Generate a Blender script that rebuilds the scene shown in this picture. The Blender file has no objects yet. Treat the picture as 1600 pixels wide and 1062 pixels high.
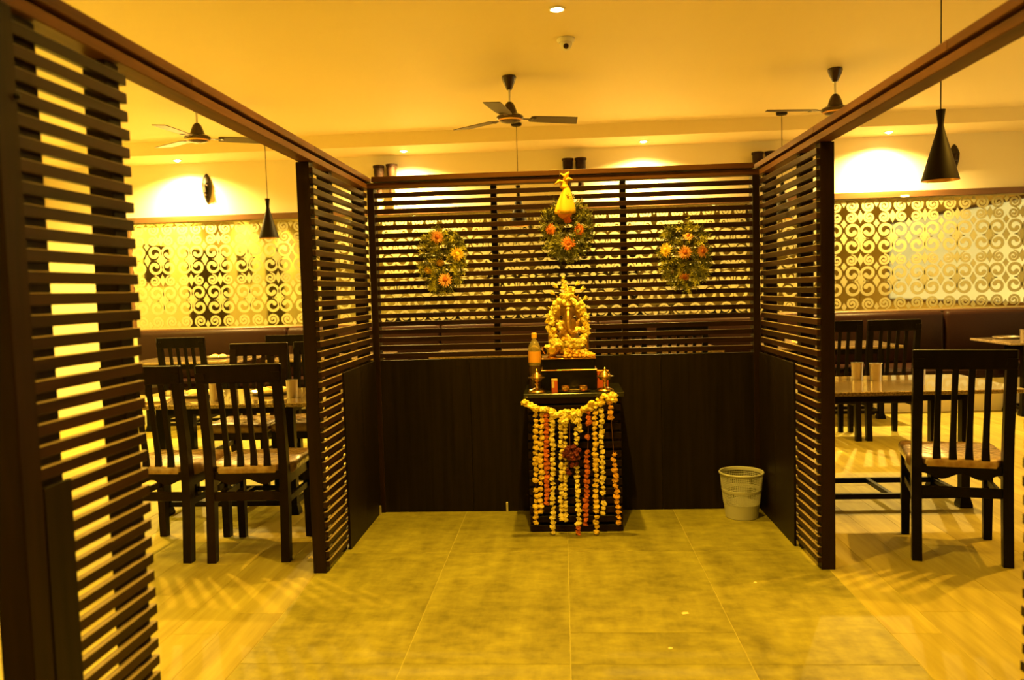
import bpy, bmesh, math, random
from mathutils import Vector, Matrix, Euler
random.seed(7)
PI = math.pi
sc = bpy.context.scene
C = sc.collection

# ------------------------------------------------------------------ camera
FPX, YAW, PITCH, ROLL, EYE = 1245.0, -0.0640, -0.0624, -0.0283, 1.38
cd = bpy.data.cameras.new('camera'); cam = bpy.data.objects.new('camera', cd); C.objects.link(cam)
fw = Vector((math.sin(YAW)*math.cos(PITCH), math.cos(YAW)*math.cos(PITCH), math.sin(PITCH)))
rt = Vector((math.cos(YAW), -math.sin(YAW), 0)); up = rt.cross(fw)
rt2 = rt*math.cos(ROLL) + up*math.sin(ROLL); up2 = -rt*math.sin(ROLL) + up*math.cos(ROLL)
m = Matrix((rt2, up2, -fw)).transposed().to_4x4(); m.translation = Vector((0, 0, EYE))
cam.matrix_world = m
cd.sensor_fit = 'HORIZONTAL'; cd.sensor_width = 36.0; cd.lens = FPX*36/1600
cd.clip_start = 0.05; cd.clip_end = 100
cd.dof.use_dof = True; cd.dof.focus_distance = 4.8; cd.dof.aperture_fstop = 2.4
sc.camera = cam

# ------------------------------------------------------------------ world, exposure
w = bpy.data.worlds.new('world'); sc.world = w; w.use_nodes = True
w.node_tree.nodes['Background'].inputs[0].default_value = (0.9, 0.6, 0.25, 1)
w.node_tree.nodes['Background'].inputs[1].default_value = 0.02
vs = sc.view_settings
vs.view_transform = 'Standard'; vs.look = 'None'; vs.gamma = 1; vs.use_curve_mapping = False
vs.exposure = 0.08
WARM = (1.0, 0.60, 0.050)
HALLC = (1.0, 0.53, 0.045)
WASHC = (1.0, 0.655, 0.155)
SIDEC = (1.0, 0.74, 0.09)
P_NICHE, P_WASH, P_HALL, P_SIDE, P_PEND = 255, 950, 430, 330, 60

# ------------------------------------------------------------------ materials
MATS = {}
def nmat(name):
    mt = bpy.data.materials.new(name); mt.use_nodes = True; MATS[name] = mt
    return mt, mt.node_tree.nodes, mt.node_tree.links, mt.node_tree.nodes['Principled BSDF']
def plain(name, col, rough=0.5, metal=0.0, var=0.0, nscale=30, bump=0.0, emit=None, es=0, trans=0, spec=0.5, alpha=1, sheen=0, sss=0):
    mt, N, L, b = nmat(name)
    b.inputs['Roughness'].default_value = rough; b.inputs['Metallic'].default_value = metal
    b.inputs['Base Color'].default_value = (*col, 1); b.inputs['Specular IOR Level'].default_value = spec
    if trans: b.inputs['Transmission Weight'].default_value = trans
    if emit: b.inputs['Emission Color'].default_value = (*emit, 1); b.inputs['Emission Strength'].default_value = es
    tc = N.new('ShaderNodeTexCoord'); no = N.new('ShaderNodeTexNoise'); no.inputs['Scale'].default_value = nscale; no.inputs['Detail'].default_value = 5
    L.new(tc.outputs['Object'], no.inputs['Vector'])
    if var:
        oi = N.new('ShaderNodeObjectInfo'); ad = N.new('ShaderNodeMath'); ad.operation = 'ADD'
        L.new(no.outputs['Fac'], ad.inputs[0]); L.new(oi.outputs['Random'], ad.inputs[1])
        mr = N.new('ShaderNodeMapRange'); mr.inputs[1].default_value = 0.3; mr.inputs[2].default_value = 1.7; mr.inputs[3].default_value = 1-var; mr.inputs[4].default_value = 1+var
        L.new(ad.outputs[0], mr.inputs[0])
        mx = N.new('ShaderNodeVectorMath'); mx.operation = 'SCALE'; mx.inputs[0].default_value = col
        L.new(mr.outputs[0], mx.inputs['Scale']); L.new(mx.outputs[0], b.inputs['Base Color'])
    if bump:
        bp = N.new('ShaderNodeBump'); bp.inputs['Strength'].default_value = bump; bp.inputs['Distance'].default_value = 0.01
        L.new(no.outputs['Fac'], bp.inputs['Height']); L.new(bp.outputs[0], b.inputs['Normal'])
    return mt
def grain(name, c1, c2, stretch, rough=0.45, var=0.25, scale=6.0, bump=0.15, spec=0.5, lo=0.3, hi=0.7, lit_top=None):
    """wood-like: noise stretched along one axis, plus a per-object tone"""
    mt, N, L, b = nmat(name)
    tc = N.new('ShaderNodeTexCoord'); mp = N.new('ShaderNodeMapping'); mp.inputs['Scale'].default_value = stretch
    oi = N.new('ShaderNodeObjectInfo'); cb = N.new('ShaderNodeCombineXYZ'); ml = N.new('ShaderNodeMath'); ml.operation = 'MULTIPLY'; ml.inputs[1].default_value = 37.0
    L.new(oi.outputs['Random'], ml.inputs[0])
    for i in range(3): L.new(ml.outputs[0], cb.inputs[i])
    va = N.new('ShaderNodeVectorMath'); va.operation = 'ADD'; L.new(tc.outputs['Object'], va.inputs[0]); L.new(cb.outputs[0], va.inputs[1])
    L.new(va.outputs[0], mp.inputs['Vector'])
    no = N.new('ShaderNodeTexNoise'); no.inputs['Scale'].default_value = scale; no.inputs['Detail'].default_value = 8; no.inputs['Roughness'].default_value = 0.62
    L.new(mp.outputs[0], no.inputs['Vector'])
    mr = N.new('ShaderNodeMapRange'); mr.inputs[1].default_value = lo; mr.inputs[2].default_value = hi; L.new(no.outputs['Fac'], mr.inputs[0])
    mx = N.new('ShaderNodeMix'); mx.data_type = 'RGBA'; mx.inputs[6].default_value = (*c1, 1); mx.inputs[7].default_value = (*c2, 1); L.new(mr.outputs[0], mx.inputs[0])
    vr = N.new('ShaderNodeMapRange'); vr.inputs[3].default_value = 1-var; vr.inputs[4].default_value = 1+var; L.new(oi.outputs['Random'], vr.inputs[0])
    sm = N.new('ShaderNodeVectorMath'); sm.operation = 'SCALE'; L.new(mx.outputs[2], sm.inputs[0]); L.new(vr.outputs[0], sm.inputs['Scale'])
    L.new(sm.outputs[0], b.inputs['Base Color'])
    if lit_top:                                                    # light caught on the slats' upper faces, put into the colour
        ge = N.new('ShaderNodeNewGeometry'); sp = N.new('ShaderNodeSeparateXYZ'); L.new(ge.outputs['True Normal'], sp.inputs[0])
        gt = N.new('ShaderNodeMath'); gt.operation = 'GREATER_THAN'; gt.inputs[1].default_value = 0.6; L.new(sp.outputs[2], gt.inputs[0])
        dm = N.new('ShaderNodeMix'); dm.data_type = 'RGBA'; L.new(gt.outputs[0], dm.inputs[0]); L.new(sm.outputs[0], dm.inputs[6]); dm.inputs[7].default_value = (*lit_top, 1)
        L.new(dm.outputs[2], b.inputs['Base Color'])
    b.inputs['Roughness'].default_value = rough; b.inputs['Specular IOR Level'].default_value = spec
    if bump:
        bp = N.new('ShaderNodeBump'); bp.inputs['Strength'].default_value = bump; bp.inputs['Distance'].default_value = 0.004
        L.new(no.outputs['Fac'], bp.inputs['Height']); L.new(bp.outputs[0], b.inputs['Normal'])
    return mt

WD1, WD2 = (0.022, 0.0075, 0.0040), (0.062, 0.022, 0.010)
WS1, WS2 = (0.010, 0.0036, 0.002), (0.031, 0.011, 0.005)
WU1, WU2 = (0.008, 0.0035, 0.002), (0.019, 0.008, 0.004)
M_WX = grain('wood_along_x', WS1, WS2, (0.25, 3, 3), 0.40, 0.3, 9, 0.15, 0.18, lit_top=(0.10, 0.065, 0.04))
M_WY = grain('wood_along_y', WS1, WS2, (3, 0.25, 3), 0.40, 0.3, 9, 0.15, 0.18, lit_top=(0.26, 0.19, 0.11))
M_WZ = grain('wood_upright', WU1, WU2, (3, 3, 0.25), 0.45, 0.2, 9, 0.15, 0.12)
M_BX = grain('lit_beam_wood_along_x', (0.06, 0.022, 0.009), (0.13, 0.052, 0.020), (0.25, 3, 3), 0.45, 0.2, 9, 0.15, 0.14)  # paler copy of the screen wood: stronger light on beams put into colour
M_BY = grain('lit_beam_wood_along_y', (0.08, 0.030, 0.012), (0.19, 0.075, 0.030), (3, 0.25, 3), 0.45, 0.2, 9, 0.15, 0.14)  # same lit tone, raised further for the side beams
M_PANEL = grain('dark_laminate', (0.006, 0.0036, 0.0022), (0.016, 0.0095, 0.0055), (6, 6, 0.22), 0.45, 0.12, 6, 0.03, 0.10)
M_CHAIR = grain('black_stained_wood', (0.002, 0.0014, 0.001), (0.005, 0.0032, 0.002), (3, 3, 0.4), 0.30, 0.2, 8, 0.05, 0.10)
M_CHAIRR = grain('mahogany_stained_wood', (0.006, 0.0028, 0.002), (0.013, 0.0055, 0.0035), (3, 3, 0.4), 0.30, 0.2, 8, 0.05, 0.10)
M_PLANK = grain('oak_laminate_plank', (0.25, 0.195, 0.030), (0.41, 0.34, 0.065), (5, 0.35, 1), 0.55, 0.07, 3.2, 0.03, 0.22)
M_CREAM = plain('cream_wall_paint', (0.84, 0.76, 0.56), 0.75, var=0.02, nscale=2)
M_CEIL = plain('cream_ceiling_paint', (0.86, 0.74, 0.47), 0.55, var=0.02, nscale=1.5)
M_TRIM = grain('brown_window_trim', (0.11, 0.05, 0.02), (0.16, 0.075, 0.03), (0.3, 3, 3), 0.35, 0.05, 6)
M_LEATHER = plain('brown_leather', (0.022, 0.008, 0.005), 0.42, var=0.12, nscale=60, bump=0.1, spec=0.12)
M_BLACK = plain('black_lacquer', (0.004, 0.003, 0.003), 0.3, var=0.1, spec=0.2)
M_SLAB = plain('polished_black_stone', (0.02, 0.018, 0.012), 0.14, var=0.2, nscale=90, spec=0.9)
M_MATTEBLK = plain('matt_black_metal', (0.010, 0.006, 0.004), 0.55, var=0.1, spec=0.12)
M_BRASSIN = plain('brass_lining', (0.75, 0.42, 0.14), 0.35, 1.0, var=0.05)
M_BRASS = plain('polished_brass', (0.78, 0.52, 0.16), 0.22, 1.0, var=0.08, nscale=40, bump=0.05)
M_BRASSD = plain('aged_brass', (0.62, 0.39, 0.11), 0.40, 1.0, var=0.25, nscale=60, bump=0.25)
M_STEEL = plain('stainless_steel', (0.50, 0.47, 0.42), 0.28, 1.0, var=0.05)
M_FANBR = plain('fan_brown_enamel', (0.045, 0.020, 0.010), 0.25, var=0.15)
M_FANBL = plain('fan_blade_brown', (0.055, 0.028, 0.014), 0.35, var=0.15, nscale=20)
M_WHITE = plain('white_plastic', (0.78, 0.76, 0.70), 0.35, var=0.03)
M_LENS = plain('dark_lens', (0.03, 0.008, 0.004), 0.1, var=0.05)
M_GLOW = plain('lit_lamp_lens', (1, 0.9, 0.6), 0.5, emit=(1, 0.80, 0.33), es=45)
M_GLOWP = plain('lit_pendant_bulb', (1, 0.9, 0.6), 0.5, emit=(1, 0.72, 0.25), es=12)
M_BIN = plain('grey_bin_plastic', (0.46, 0.45, 0.40), 0.42, var=0.04)
M_YEL = plain('yellow_petals', (0.86, 0.60, 0.07), 0.7, var=0.16, nscale=60, bump=0.4)
M_PALE = plain('pale_yellow_petals', (0.90, 0.74, 0.20), 0.7, var=0.14, nscale=60, bump=0.4)
M_GOLD = plain('golden_petals', (0.82, 0.42, 0.04), 0.7, var=0.2, nscale=60, bump=0.4)
M_ORANGE = plain('orange_red_petals', (0.62, 0.15, 0.025), 0.7, var=0.3, nscale=60, bump=0.4)
M_DKRED = plain('dark_red_petals', (0.13, 0.010, 0.012), 0.6, var=0.4, nscale=60, bump=0.4)
M_THREAD = plain('brown_thread', (0.22, 0.08, 0.04), 0.8, var=0.1)
M_FERN = plain('fern_green', (0.37, 0.34, 0.045), 0.6, var=0.5, nscale=14)
M_FERND = plain('dark_fern_green', (0.125, 0.12, 0.022), 0.6, var=0.5, nscale=14)
M_GERY = plain('gerbera_yellow', (0.86, 0.52, 0.05), 0.65, var=0.15, nscale=60)
M_GERP = plain('gerbera_peach', (0.85, 0.40, 0.14), 0.65, var=0.15, nscale=60)
M_GERO = plain('gerbera_orange', (0.80, 0.20, 0.03), 0.65, var=0.2, nscale=60)
M_GERC = plain('gerbera_rust_center', (0.48, 0.11, 0.02), 0.8, var=0.3, nscale=120, bump=0.5)
M_CLOTH = plain('yellow_cloth', (0.88, 0.50, 0.03), 0.8, var=0.08, nscale=40)
M_CLOTHO = plain('orange_cloth', (0.80, 0.27, 0.02), 0.8, var=0.12, nscale=40)
M_PLASTIC = plain('clear_amber_plastic', (0.80, 0.62, 0.22), 0.12, trans=0.75, var=0.03)
M_OIL = plain('dark_oil', (0.06, 0.030, 0.008), 0.15, var=0.1)
M_LABEL = plain('yellow_paper_label', (0.80, 0.36, 0.04), 0.6, var=0.15, nscale=30)
M_CAPY = plain('yellow_cap', (0.82, 0.45, 0.04), 0.45, var=0.05)
M_REDBOX = plain('red_card', (0.60, 0.10, 0.03), 0.5, var=0.15)
M_CREAMCARD = plain('cream_card', (0.75, 0.55, 0.22), 0.5, var=0.1)
M_SEAT = plain('patterned_seat_cloth', (0.30, 0.15, 0.055), 0.6, var=0.35, nscale=45, bump=0.1)
M_FOOD = plain('golden_fried_food', (0.80, 0.42, 0.06), 0.6, var=0.25, nscale=50, bump=0.3)
M_FOODW = plain('pale_food', (0.85, 0.68, 0.32), 0.6, var=0.12, nscale=50, bump=0.2)
M_NEWS = plain('cream_menu_card', (0.80, 0.62, 0.30), 0.6, var=0.1)
M_DRUM = plain('carved_dark_wood', (0.022, 0.009, 0.005), 0.5, var=0.3, nscale=70, bump=0.7, spec=0.12)
M_MASK = plain('carved_black_wood', (0.020, 0.014, 0.008), 0.4, var=0.3, nscale=70, bump=0.5, spec=0.2)
M_DOORD = grain('dark_door_wood', (0.020, 0.010, 0.005), (0.05, 0.026, 0.012), (4, 4, 0.3), 0.4, 0.1, 6)
M_PICT = plain('dark_picture', (0.05, 0.03, 0.015), 0.4, var=0.5, nscale=6)
M_DAY = plain('lit_frosted_window', (0.7, 0.7, 0.5), 0.8, emit=(0.80, 0.82, 0.42), es=0.95)
M_PAPER = plain('torn_paper', (0.75, 0.60, 0.28), 0.8, var=0.1)
M_CLIP = plain('metal_clip', (0.62, 0.55, 0.36), 0.35, 0.6, var=0.1)

# plastic wrap over the seats: clear gloss coat
mt, N, L, b = nmat('plastic_wrapped_cushion')
tc = N.new('ShaderNodeTexCoord'); no = N.new('ShaderNodeTexNoise'); no.inputs['Scale'].default_value = 26; no.inputs['Detail'].default_value = 6
vo = N.new('ShaderNodeTexVoronoi'); vo.inputs['Scale'].default_value = 34; L.new(tc.outputs['Object'], no.inputs['Vector']); L.new(tc.outputs['Object'], vo.inputs['Vector'])
mx = N.new('ShaderNodeMix'); mx.data_type = 'RGBA'; mx.inputs[6].default_value = (0.17, 0.075, 0.028, 1); mx.inputs[7].default_value = (0.33, 0.21, 0.085, 1)
L.new(vo.outputs['Distance'], mx.inputs[0]); L.new(mx.outputs[2], b.inputs['Base Color'])
b.inputs['Roughness'].default_value = 0.5; b.inputs['Coat Weight'].default_value = 1.0; b.inputs['Coat Roughness'].default_value = 0.08
bp = N.new('ShaderNodeBump'); bp.inputs['Strength'].default_value = 0.6; bp.inputs['Distance'].default_value = 0.012
L.new(no.outputs['Fac'], bp.inputs['Height']); L.new(bp.outputs[0], b.inputs['Coat Normal'])
M_WRAP = mt
# granite
mt, N, L, b = nmat('speckled_granite')
tc = N.new('ShaderNodeTexCoord'); vo = N.new('ShaderNodeTexVoronoi'); vo.inputs['Scale'].default_value = 160; L.new(tc.outputs['Object'], vo.inputs['Vector'])
mx = N.new('ShaderNodeMix'); mx.data_type = 'RGBA'; mx.inputs[6].default_value = (0.10, 0.07, 0.04, 1); mx.inputs[7].default_value = (0.42, 0.30, 0.18, 1)
L.new(vo.outputs['Color'], mx.inputs[0]); L.new(mx.outputs[2], b.inputs['Base Color']); b.inputs['Roughness'].default_value = 0.09; b.inputs['Specular IOR Level'].default_value = 0.9
b.inputs['Coat Weight'].default_value = 0.6; b.inputs['Coat Roughness'].default_value = 0.03
M_GRAN = mt
# slate-look floor tile
mt, N, L, b = nmat('olive_stone_tile')
tc = N.new('ShaderNodeTexCoord'); oi = N.new('ShaderNodeObjectInfo')
def tile_noise(sx, sy, scale, lo, hi):
    mp = N.new('ShaderNodeMapping'); mp.inputs['Scale'].default_value = (sx, sy, 1)
    va = N.new('ShaderNodeVectorMath'); va.operation = 'ADD'; cb = N.new('ShaderNodeCombineXYZ'); ml = N.new('ShaderNodeMath'); ml.operation = 'MULTIPLY'; ml.inputs[1].default_value = 23
    L.new(oi.outputs['Random'], ml.inputs[0]); L.new(ml.outputs[0], cb.inputs[0]); L.new(ml.outputs[0], cb.inputs[1])
    L.new(tc.outputs['Object'], va.inputs[0]); L.new(cb.outputs[0], va.inputs[1]); L.new(va.outputs[0], mp.inputs[0])
    n = N.new('ShaderNodeTexNoise'); n.inputs['Scale'].default_value = scale; n.inputs['Detail'].default_value = 7; n.inputs['Roughness'].default_value = 0.65
    L.new(mp.outputs[0], n.inputs['Vector'])
    r = N.new('ShaderNodeMapRange'); r.inputs[1].default_value = lo; r.inputs[2].default_value = hi; L.new(n.outputs['Fac'], r.inputs[0])
    return r
a = tile_noise(3.6, 0.8, 1.8, 0.30, 0.70); c = tile_noise(1.5, 2.4, 6.0, 0.30, 0.72)
av = N.new('ShaderNodeMath'); av.operation = 'ADD'; L.new(a.outputs[0], av.inputs[0]); L.new(c.outputs[0], av.inputs[1])
hv = N.new('ShaderNodeMath'); hv.operation = 'MULTIPLY'; hv.inputs[1].default_value = 0.5; L.new(av.outputs[0], hv.inputs[0])
mx = N.new('ShaderNodeMix'); mx.data_type = 'RGBA'; mx.inputs[6].default_value = (0.105, 0.084, 0.012, 1); mx.inputs[7].default_value = (0.39, 0.345, 0.05, 1)
L.new(hv.outputs[0], mx.inputs[0]); L.new(mx.outputs[2], b.inputs['Base Color']); b.inputs['Roughness'].default_value = 0.55; b.inputs['Specular IOR Level'].default_value = 0.35
bp = N.new('ShaderNodeBump'); bp.inputs['Strength'].default_value = 0.08; L.new(hv.outputs[0], bp.inputs['Height']); L.new(bp.outputs[0], b.inputs['Normal'])
M_TILE = mt
M_GROUT = plain('pale_grout', (0.46, 0.40, 0.11), 0.8, var=0.05)
# mirror glass and etched scrolls
M_MIRROR = plain('bronze_mirror_glass', (0.60, 0.55, 0.38), 0.035, 1.0, var=0.02, nscale=3)
M_ETCH = plain('etched_frosting', (0.40, 0.37, 0.19), 0.8, var=0.04, nscale=8)

# ------------------------------------------------------------------ mesh helpers
def bx(bm, c, s, bev=0.0, rot=None, seg=1):
    r = bmesh.ops.create_cube(bm, size=1.0); vs_ = r['verts']
    bmesh.ops.scale(bm, verts=vs_, vec=s)
    if bev:
        es = list({e for v in vs_ for e in v.link_edges})
        q = bmesh.ops.bevel(bm, geom=es, offset=bev, segments=seg, affect='EDGES', profile=0.5)
        vs_ = list({v for f in q['faces'] for v in f.verts} | {v for v in vs_ if v.is_valid})
    mtx = Matrix.Translation(c)
    if rot is not None: mtx = mtx @ (rot.to_4x4() if isinstance(rot, Matrix) else Euler(rot).to_matrix().to_4x4())
    bmesh.ops.transform(bm, matrix=mtx, verts=vs_)
    return vs_
def lathe(bm, prof, c=(0, 0, 0), seg=20, cap=True):
    rings = []
    for r, z in prof:
        rings.append([bm.verts.new((c[0]+r*math.cos(2*PI*i/seg), c[1]+r*math.sin(2*PI*i/seg), c[2]+z)) for i in range(seg)])
    for a_, b_ in zip(rings, rings[1:]):
        for i in range(seg):
            j = (i+1) % seg; bm.faces.new((a_[i], a_[j], b_[j], b_[i]))
    if cap:
        if prof[0][0] > 1e-5: bm.faces.new(rings[0][::-1])
        if prof[-1][0] > 1e-5: bm.faces.new(rings[-1])
    return [v for r in rings for v in r]
def tube(bm, pts, rad, seg=8, cap=True, flat=None):
    pts = [Vector(p) for p in pts]; n = len(pts); rings = []; prevu = None
    for i, p in enumerate(pts):
        t = (pts[min(i+1, n-1)] - pts[max(i-1, 0)]).normalized()
        ref = prevu if prevu is not None else (Vector((0, 0, 1)) if abs(t.z) < 0.9 else Vector((1, 0, 0)))
        s = t.cross(ref)
        if s.length < 1e-6: s = t.cross(Vector((0, 1, 0)))
        s.normalize(); u = s.cross(t).normalized(); prevu = u
        r = rad[i] if isinstance(rad, (list, tuple)) else rad
        ry = r*(flat if flat else 1)
        rings.append([bm.verts.new(p + s*r*math.cos(2*PI*k/seg) + u*ry*math.sin(2*PI*k/seg)) for k in range(seg)])
    for a_, b_ in zip(rings, rings[1:]):
        for k in range(seg):
            j = (k+1) % seg; bm.faces.new((a_[k], a_[j], b_[j], b_[k]))
    if cap: bm.faces.new(rings[0][::-1]); bm.faces.new(rings[-1])
def ell(bm, c, r, sub=2, rot=None):
    q = bmesh.ops.create_icosphere(bm, subdivisions=sub, radius=1.0)
    mtx = Matrix.Translation(c)
    if rot is not None: mtx = mtx @ Euler(rot).to_matrix().to_4x4()
    mtx = mtx @ Matrix.Diagonal((*(r if isinstance(r, (tuple, list)) else (r, r, r)), 1))
    bmesh.ops.transform(bm, matrix=mtx, verts=q['verts']); return q['verts']
def sweep_rect(bm, pts, wx, wy):
    """square-section member along pts (list of (x,y,z)), mostly upright"""
    rings = []
    for k, p in enumerate(pts):
        a_ = wx[k] if isinstance(wx, (list, tuple)) else wx; b_ = wy[k] if isinstance(wy, (list, tuple)) else wy
        rings.append([bm.verts.new((p[0]+sx*a_/2, p[1]+sy*b_/2, p[2])) for sx, sy in ((-1, -1), (1, -1), (1, 1), (-1, 1))])
    for a_, b_ in zip(rings, rings[1:]):
        for k in range(4): bm.faces.new((a_[k], a_[(k+1) % 4], b_[(k+1) % 4], b_[k]))
    bm.faces.new(rings[0][::-1]); bm.faces.new(rings[-1])
def extrude_poly(bm, poly, axis, t0, t1):
    """poly: list of 2d points; axis 'y': (x,z) extruded from y=t0 to t1; 'z': (x,y); 'x': (y,z)"""
    def P(u, v, t): return {'y': (u, t, v), 'z': (u, v, t), 'x': (t, u, v)}[axis]
    a_ = [bm.verts.new(P(u, v, t0)) for u, v in poly]; b_ = [bm.verts.new(P(u, v, t1)) for u, v in poly]
    n = len(poly)
    bm.faces.new(a_); bm.faces.new(b_[::-1])
    for i in range(n): bm.faces.new((a_[i], b_[i], b_[(i+1) % n], a_[(i+1) % n]))
def mesh(name, bm, mat, smooth=False, angle=35):
    bmesh.ops.recalc_face_normals(bm, faces=bm.faces[:])
    me = bpy.data.meshes.new(name); bm.to_mesh(me); bm.free()
    me.materials.append(mat)
    if smooth:
        for p in me.polygons: p.use_smooth = True
        me.set_sharp_from_angle(angle=math.radians(angle))
    return me
def link(name, me, parent=None, loc=(0, 0, 0), rot=(0, 0, 0), scale=None):
    o = bpy.data.objects.new(name, me); C.objects.link(o); o.location = loc; o.rotation_euler = rot
    if scale: o.scale = scale
    if parent: o.parent = parent
    return o
def obj(name, bm, mat, parent=None, smooth=False, loc=(0, 0, 0), rot=(0, 0, 0), angle=35):
    return link(name, mesh(name, bm, mat, smooth, angle), parent, loc, rot)
def box(name, c, s, mat, parent=None, bev=0.0):
    bm = bmesh.new(); bx(bm, (0, 0, 0), s, bev); return obj(name, bm, mat, parent, loc=c)
def tag(o, label=None, cat=None, group=None, kind=None):
    if label: o['label'] = label
    if cat: o['category'] = cat
    if group: o['group'] = group
    if kind: o['kind'] = kind
    return o
def thing(name, label, cat, loc=(0, 0, 0), rz=0, group=None):
    o = bpy.data.objects.new(name, None); C.objects.link(o); o.location = loc; o.rotation_euler = (0, 0, rz); o.empty_display_size = 0.1
    return tag(o, label, cat, group)
def struct(o, label=None): return tag(o, label, kind='structure')
def dup(root, loc, rz, label=None, group=None):
    r = root.copy(); C.objects.link(r); r.location = loc; r.rotation_euler = (0, 0, rz)
    if label: r['label'] = label
    if group: r['group'] = group
    for ch in list(root.children):
        c_ = ch.copy(); C.objects.link(c_); c_.parent = r
        for g in ch.children:
            d_ = g.copy(); C.objects.link(d_); d_.parent = c_
    return r
def spot(parent, loc, power, size_deg, blend=0.5, rot=(0, 0, 0), rad=0.03, col=WARM):
    ld = bpy.data.lights.new('lamp_light', 'SPOT'); ld.energy = power; ld.color = col; ld.spot_size = math.radians(size_deg); ld.spot_blend = blend; ld.shadow_soft_size = rad
    o = bpy.data.objects.new('lamp_light', ld); C.objects.link(o); o.parent = parent; o.location = loc; o.rotation_euler = rot
    return o

# ------------------------------------------------------------------ room
XL, XR, D, YF = -1.185, 1.195, 4.905, 3.82        # niche inner faces, back plane, far screens' front
WB, WLx, WRx, YB, CZ, SZ = 9.2, -6.2, 5.9, -2.6, 3.11, 2.965
PATH = 1.25
floor = struct(box('floor', ((WLx+WRx)/2, (YB+WB)/2, -0.0515), (WRx-WLx, WB-YB, 0.10), M_GROUT), 'wood plank and olive stone tile restaurant floor')
fl0 = Vector(floor.location)
# planks
PW, PL = 0.2, 1.26
pm = bmesh.new(); bx(pm, (0, 0, 0), (PW-0.0012, PL-0.0012, 0.015), 0.0008); pm = mesh('floor_plank', pm, M_PLANK)
rest = bmesh.new(); npl = 0
def lay_planks(x0, x1, y0, y1, single):
    global npl
    n = int(round((x1-x0)/PW))
    for i in range(n):
        y = y0 - [0, 0.42, 0.84, 0.21, 0.63, 1.05][(i*5) % 6]
        while y < y1:
            a_, b_ = max(y, y0), min(y+PL, y1)
            if b_-a_ > 0.03:
                cx, cy = x0+(i+0.5)*PW, (a_+b_)/2
                full = abs(b_-a_-PL) < 1e-4
                if single and full and npl < 290:
                    link('floor_plank', pm, floor, Vector((cx, cy, -0.0075))-fl0); npl += 1
                else:
                    bx(rest, (cx, cy, -0.0075), (PW-0.0012, b_-a_-0.0012, 0.015))
            y += PL
lay_planks(-PATH-2.8, -PATH, 0.6, 8.4, True); lay_planks(PATH, PATH+3.0, 0.6, 8.4, True)
lay_planks(-PATH-2.8, -PATH, YB, 0.6, False); lay_planks(PATH, PATH+3.0, YB, 0.6, False)
lay_planks(-PATH-4.8, -PATH-2.8, YB, WB, False); lay_planks(PATH+3.0, PATH+4.6, YB, WB, False)
lay_planks(-PATH-2.8, -PATH, 8.4, WB, False); lay_planks(PATH, PATH+3.0, 8.4, WB, False)
lay_planks(-1.2, 1.2, 4.99, WB, False)
fr = obj('planks_beyond', rest, M_PLANK, floor, loc=-fl0); fr['kind'] = 'stuff'
# tiles
cols = [-PATH, -0.628, 0.0, 0.655, PATH]
rows = [YB, -1.9, -0.65, 0.35, 1.60, 2.86, 4.12, 4.985]
for i in range(4):
    ys = list(rows)
    if i == 2: ys = sorted(ys+[3.13])
    for y0, y1 in zip(ys, ys[1:]):
        bm = bmesh.new(); bx(bm, (0, 0, 0), (cols[i+1]-cols[i]-0.0024, y1-y0-0.0024, 0.015), 0.001)
        obj('floor_tile', bm, M_TILE, floor, loc=Vector(((cols[i]+cols[i+1])/2, (y0+y1)/2, -0.0075))-fl0)
# ceiling, soffit, walls
struct(box('ceiling', ((WLx+WRx)/2, (YB+WB)/2, CZ+0.06), (WRx-WLx+0.4, WB-YB+0.4, 0.12), M_CEIL), 'warm cream painted ceiling')
struct(box('trim_1', ((WLx+WRx)/2, (8.6+WB)/2, (SZ+CZ)/2), (WRx-WLx, WB-8.6, CZ-SZ), M_CEIL), 'dropped cream soffit along the mirror wall')
struct(box('wall_back', ((WLx+WRx)/2, WB+0.08, CZ/2), (WRx-WLx+0.4, 0.16, CZ), M_CREAM), 'cream wall behind the dining hall')
struct(box('wall_left', (WLx-0.08, (YB+WB)/2, CZ/2), (0.16, WB-YB, CZ), M_CREAM), 'cream side wall')
struct(box('wall_right', (WRx+0.08, (YB+WB)/2, CZ/2), (0.16, WB-YB, CZ), M_CREAM), 'cream side wall with lit windows')
struct(box('wall_front', ((WLx+WRx)/2, YB-0.08, CZ/2), (WRx-WLx+0.4, 0.16, CZ), M_CREAM), 'cream wall at the entrance')
# mirror glass panels with etched scrolls
ZS, ZT2 = 1.035, 2.285
def ribbon(bm, pts, ws):
    a_, b_ = [], []
    for i, p in enumerate(pts):
        q0 = pts[max(i-1, 0)]; q1 = pts[min(i+1, len(pts)-1)]
        tx, tz = q1[0]-q0[0], q1[1]-q0[1]; l = math.hypot(tx, tz) or 1
        nx, nz = -tz/l, tx/l; w_ = ws[i]/2
        a_.append(bm.verts.new((p[0]+nx*w_, 0, p[1]+nz*w_))); b_.append(bm.verts.new((p[0]-nx*w_, 0, p[1]-nz*w_)))
    for i in range(len(pts)-1): bm.faces.new((a_[i], a_[i+1], b_[i+1], b_[i]))
def spiral(bm, cx, cz, R, a0, hand, turns=1.75, w0=0.03, w1=0.02, rin=0.2, p=0.9):
    n = 28; pts, ws = [], []
    for i in range(n+1):
        t = i/n; r = R*((1-rin)*(1-t)**p+rin); an = a0+hand*turns*2*PI*t
        pts.append((cx+r*math.cos(an), cz+r*math.sin(an))); ws.append((w0+(w1-w0)*t)*min(1, 0.35+t*6))
    ribbon(bm, pts, ws)
    ex, ez = pts[-1]; k = 10
    bm.faces.new([bm.verts.new((ex+w1*0.62*math.cos(2*PI*i/k), -0.0006, ez+w1*0.62*math.sin(2*PI*i/k))) for i in range(k)])
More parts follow.
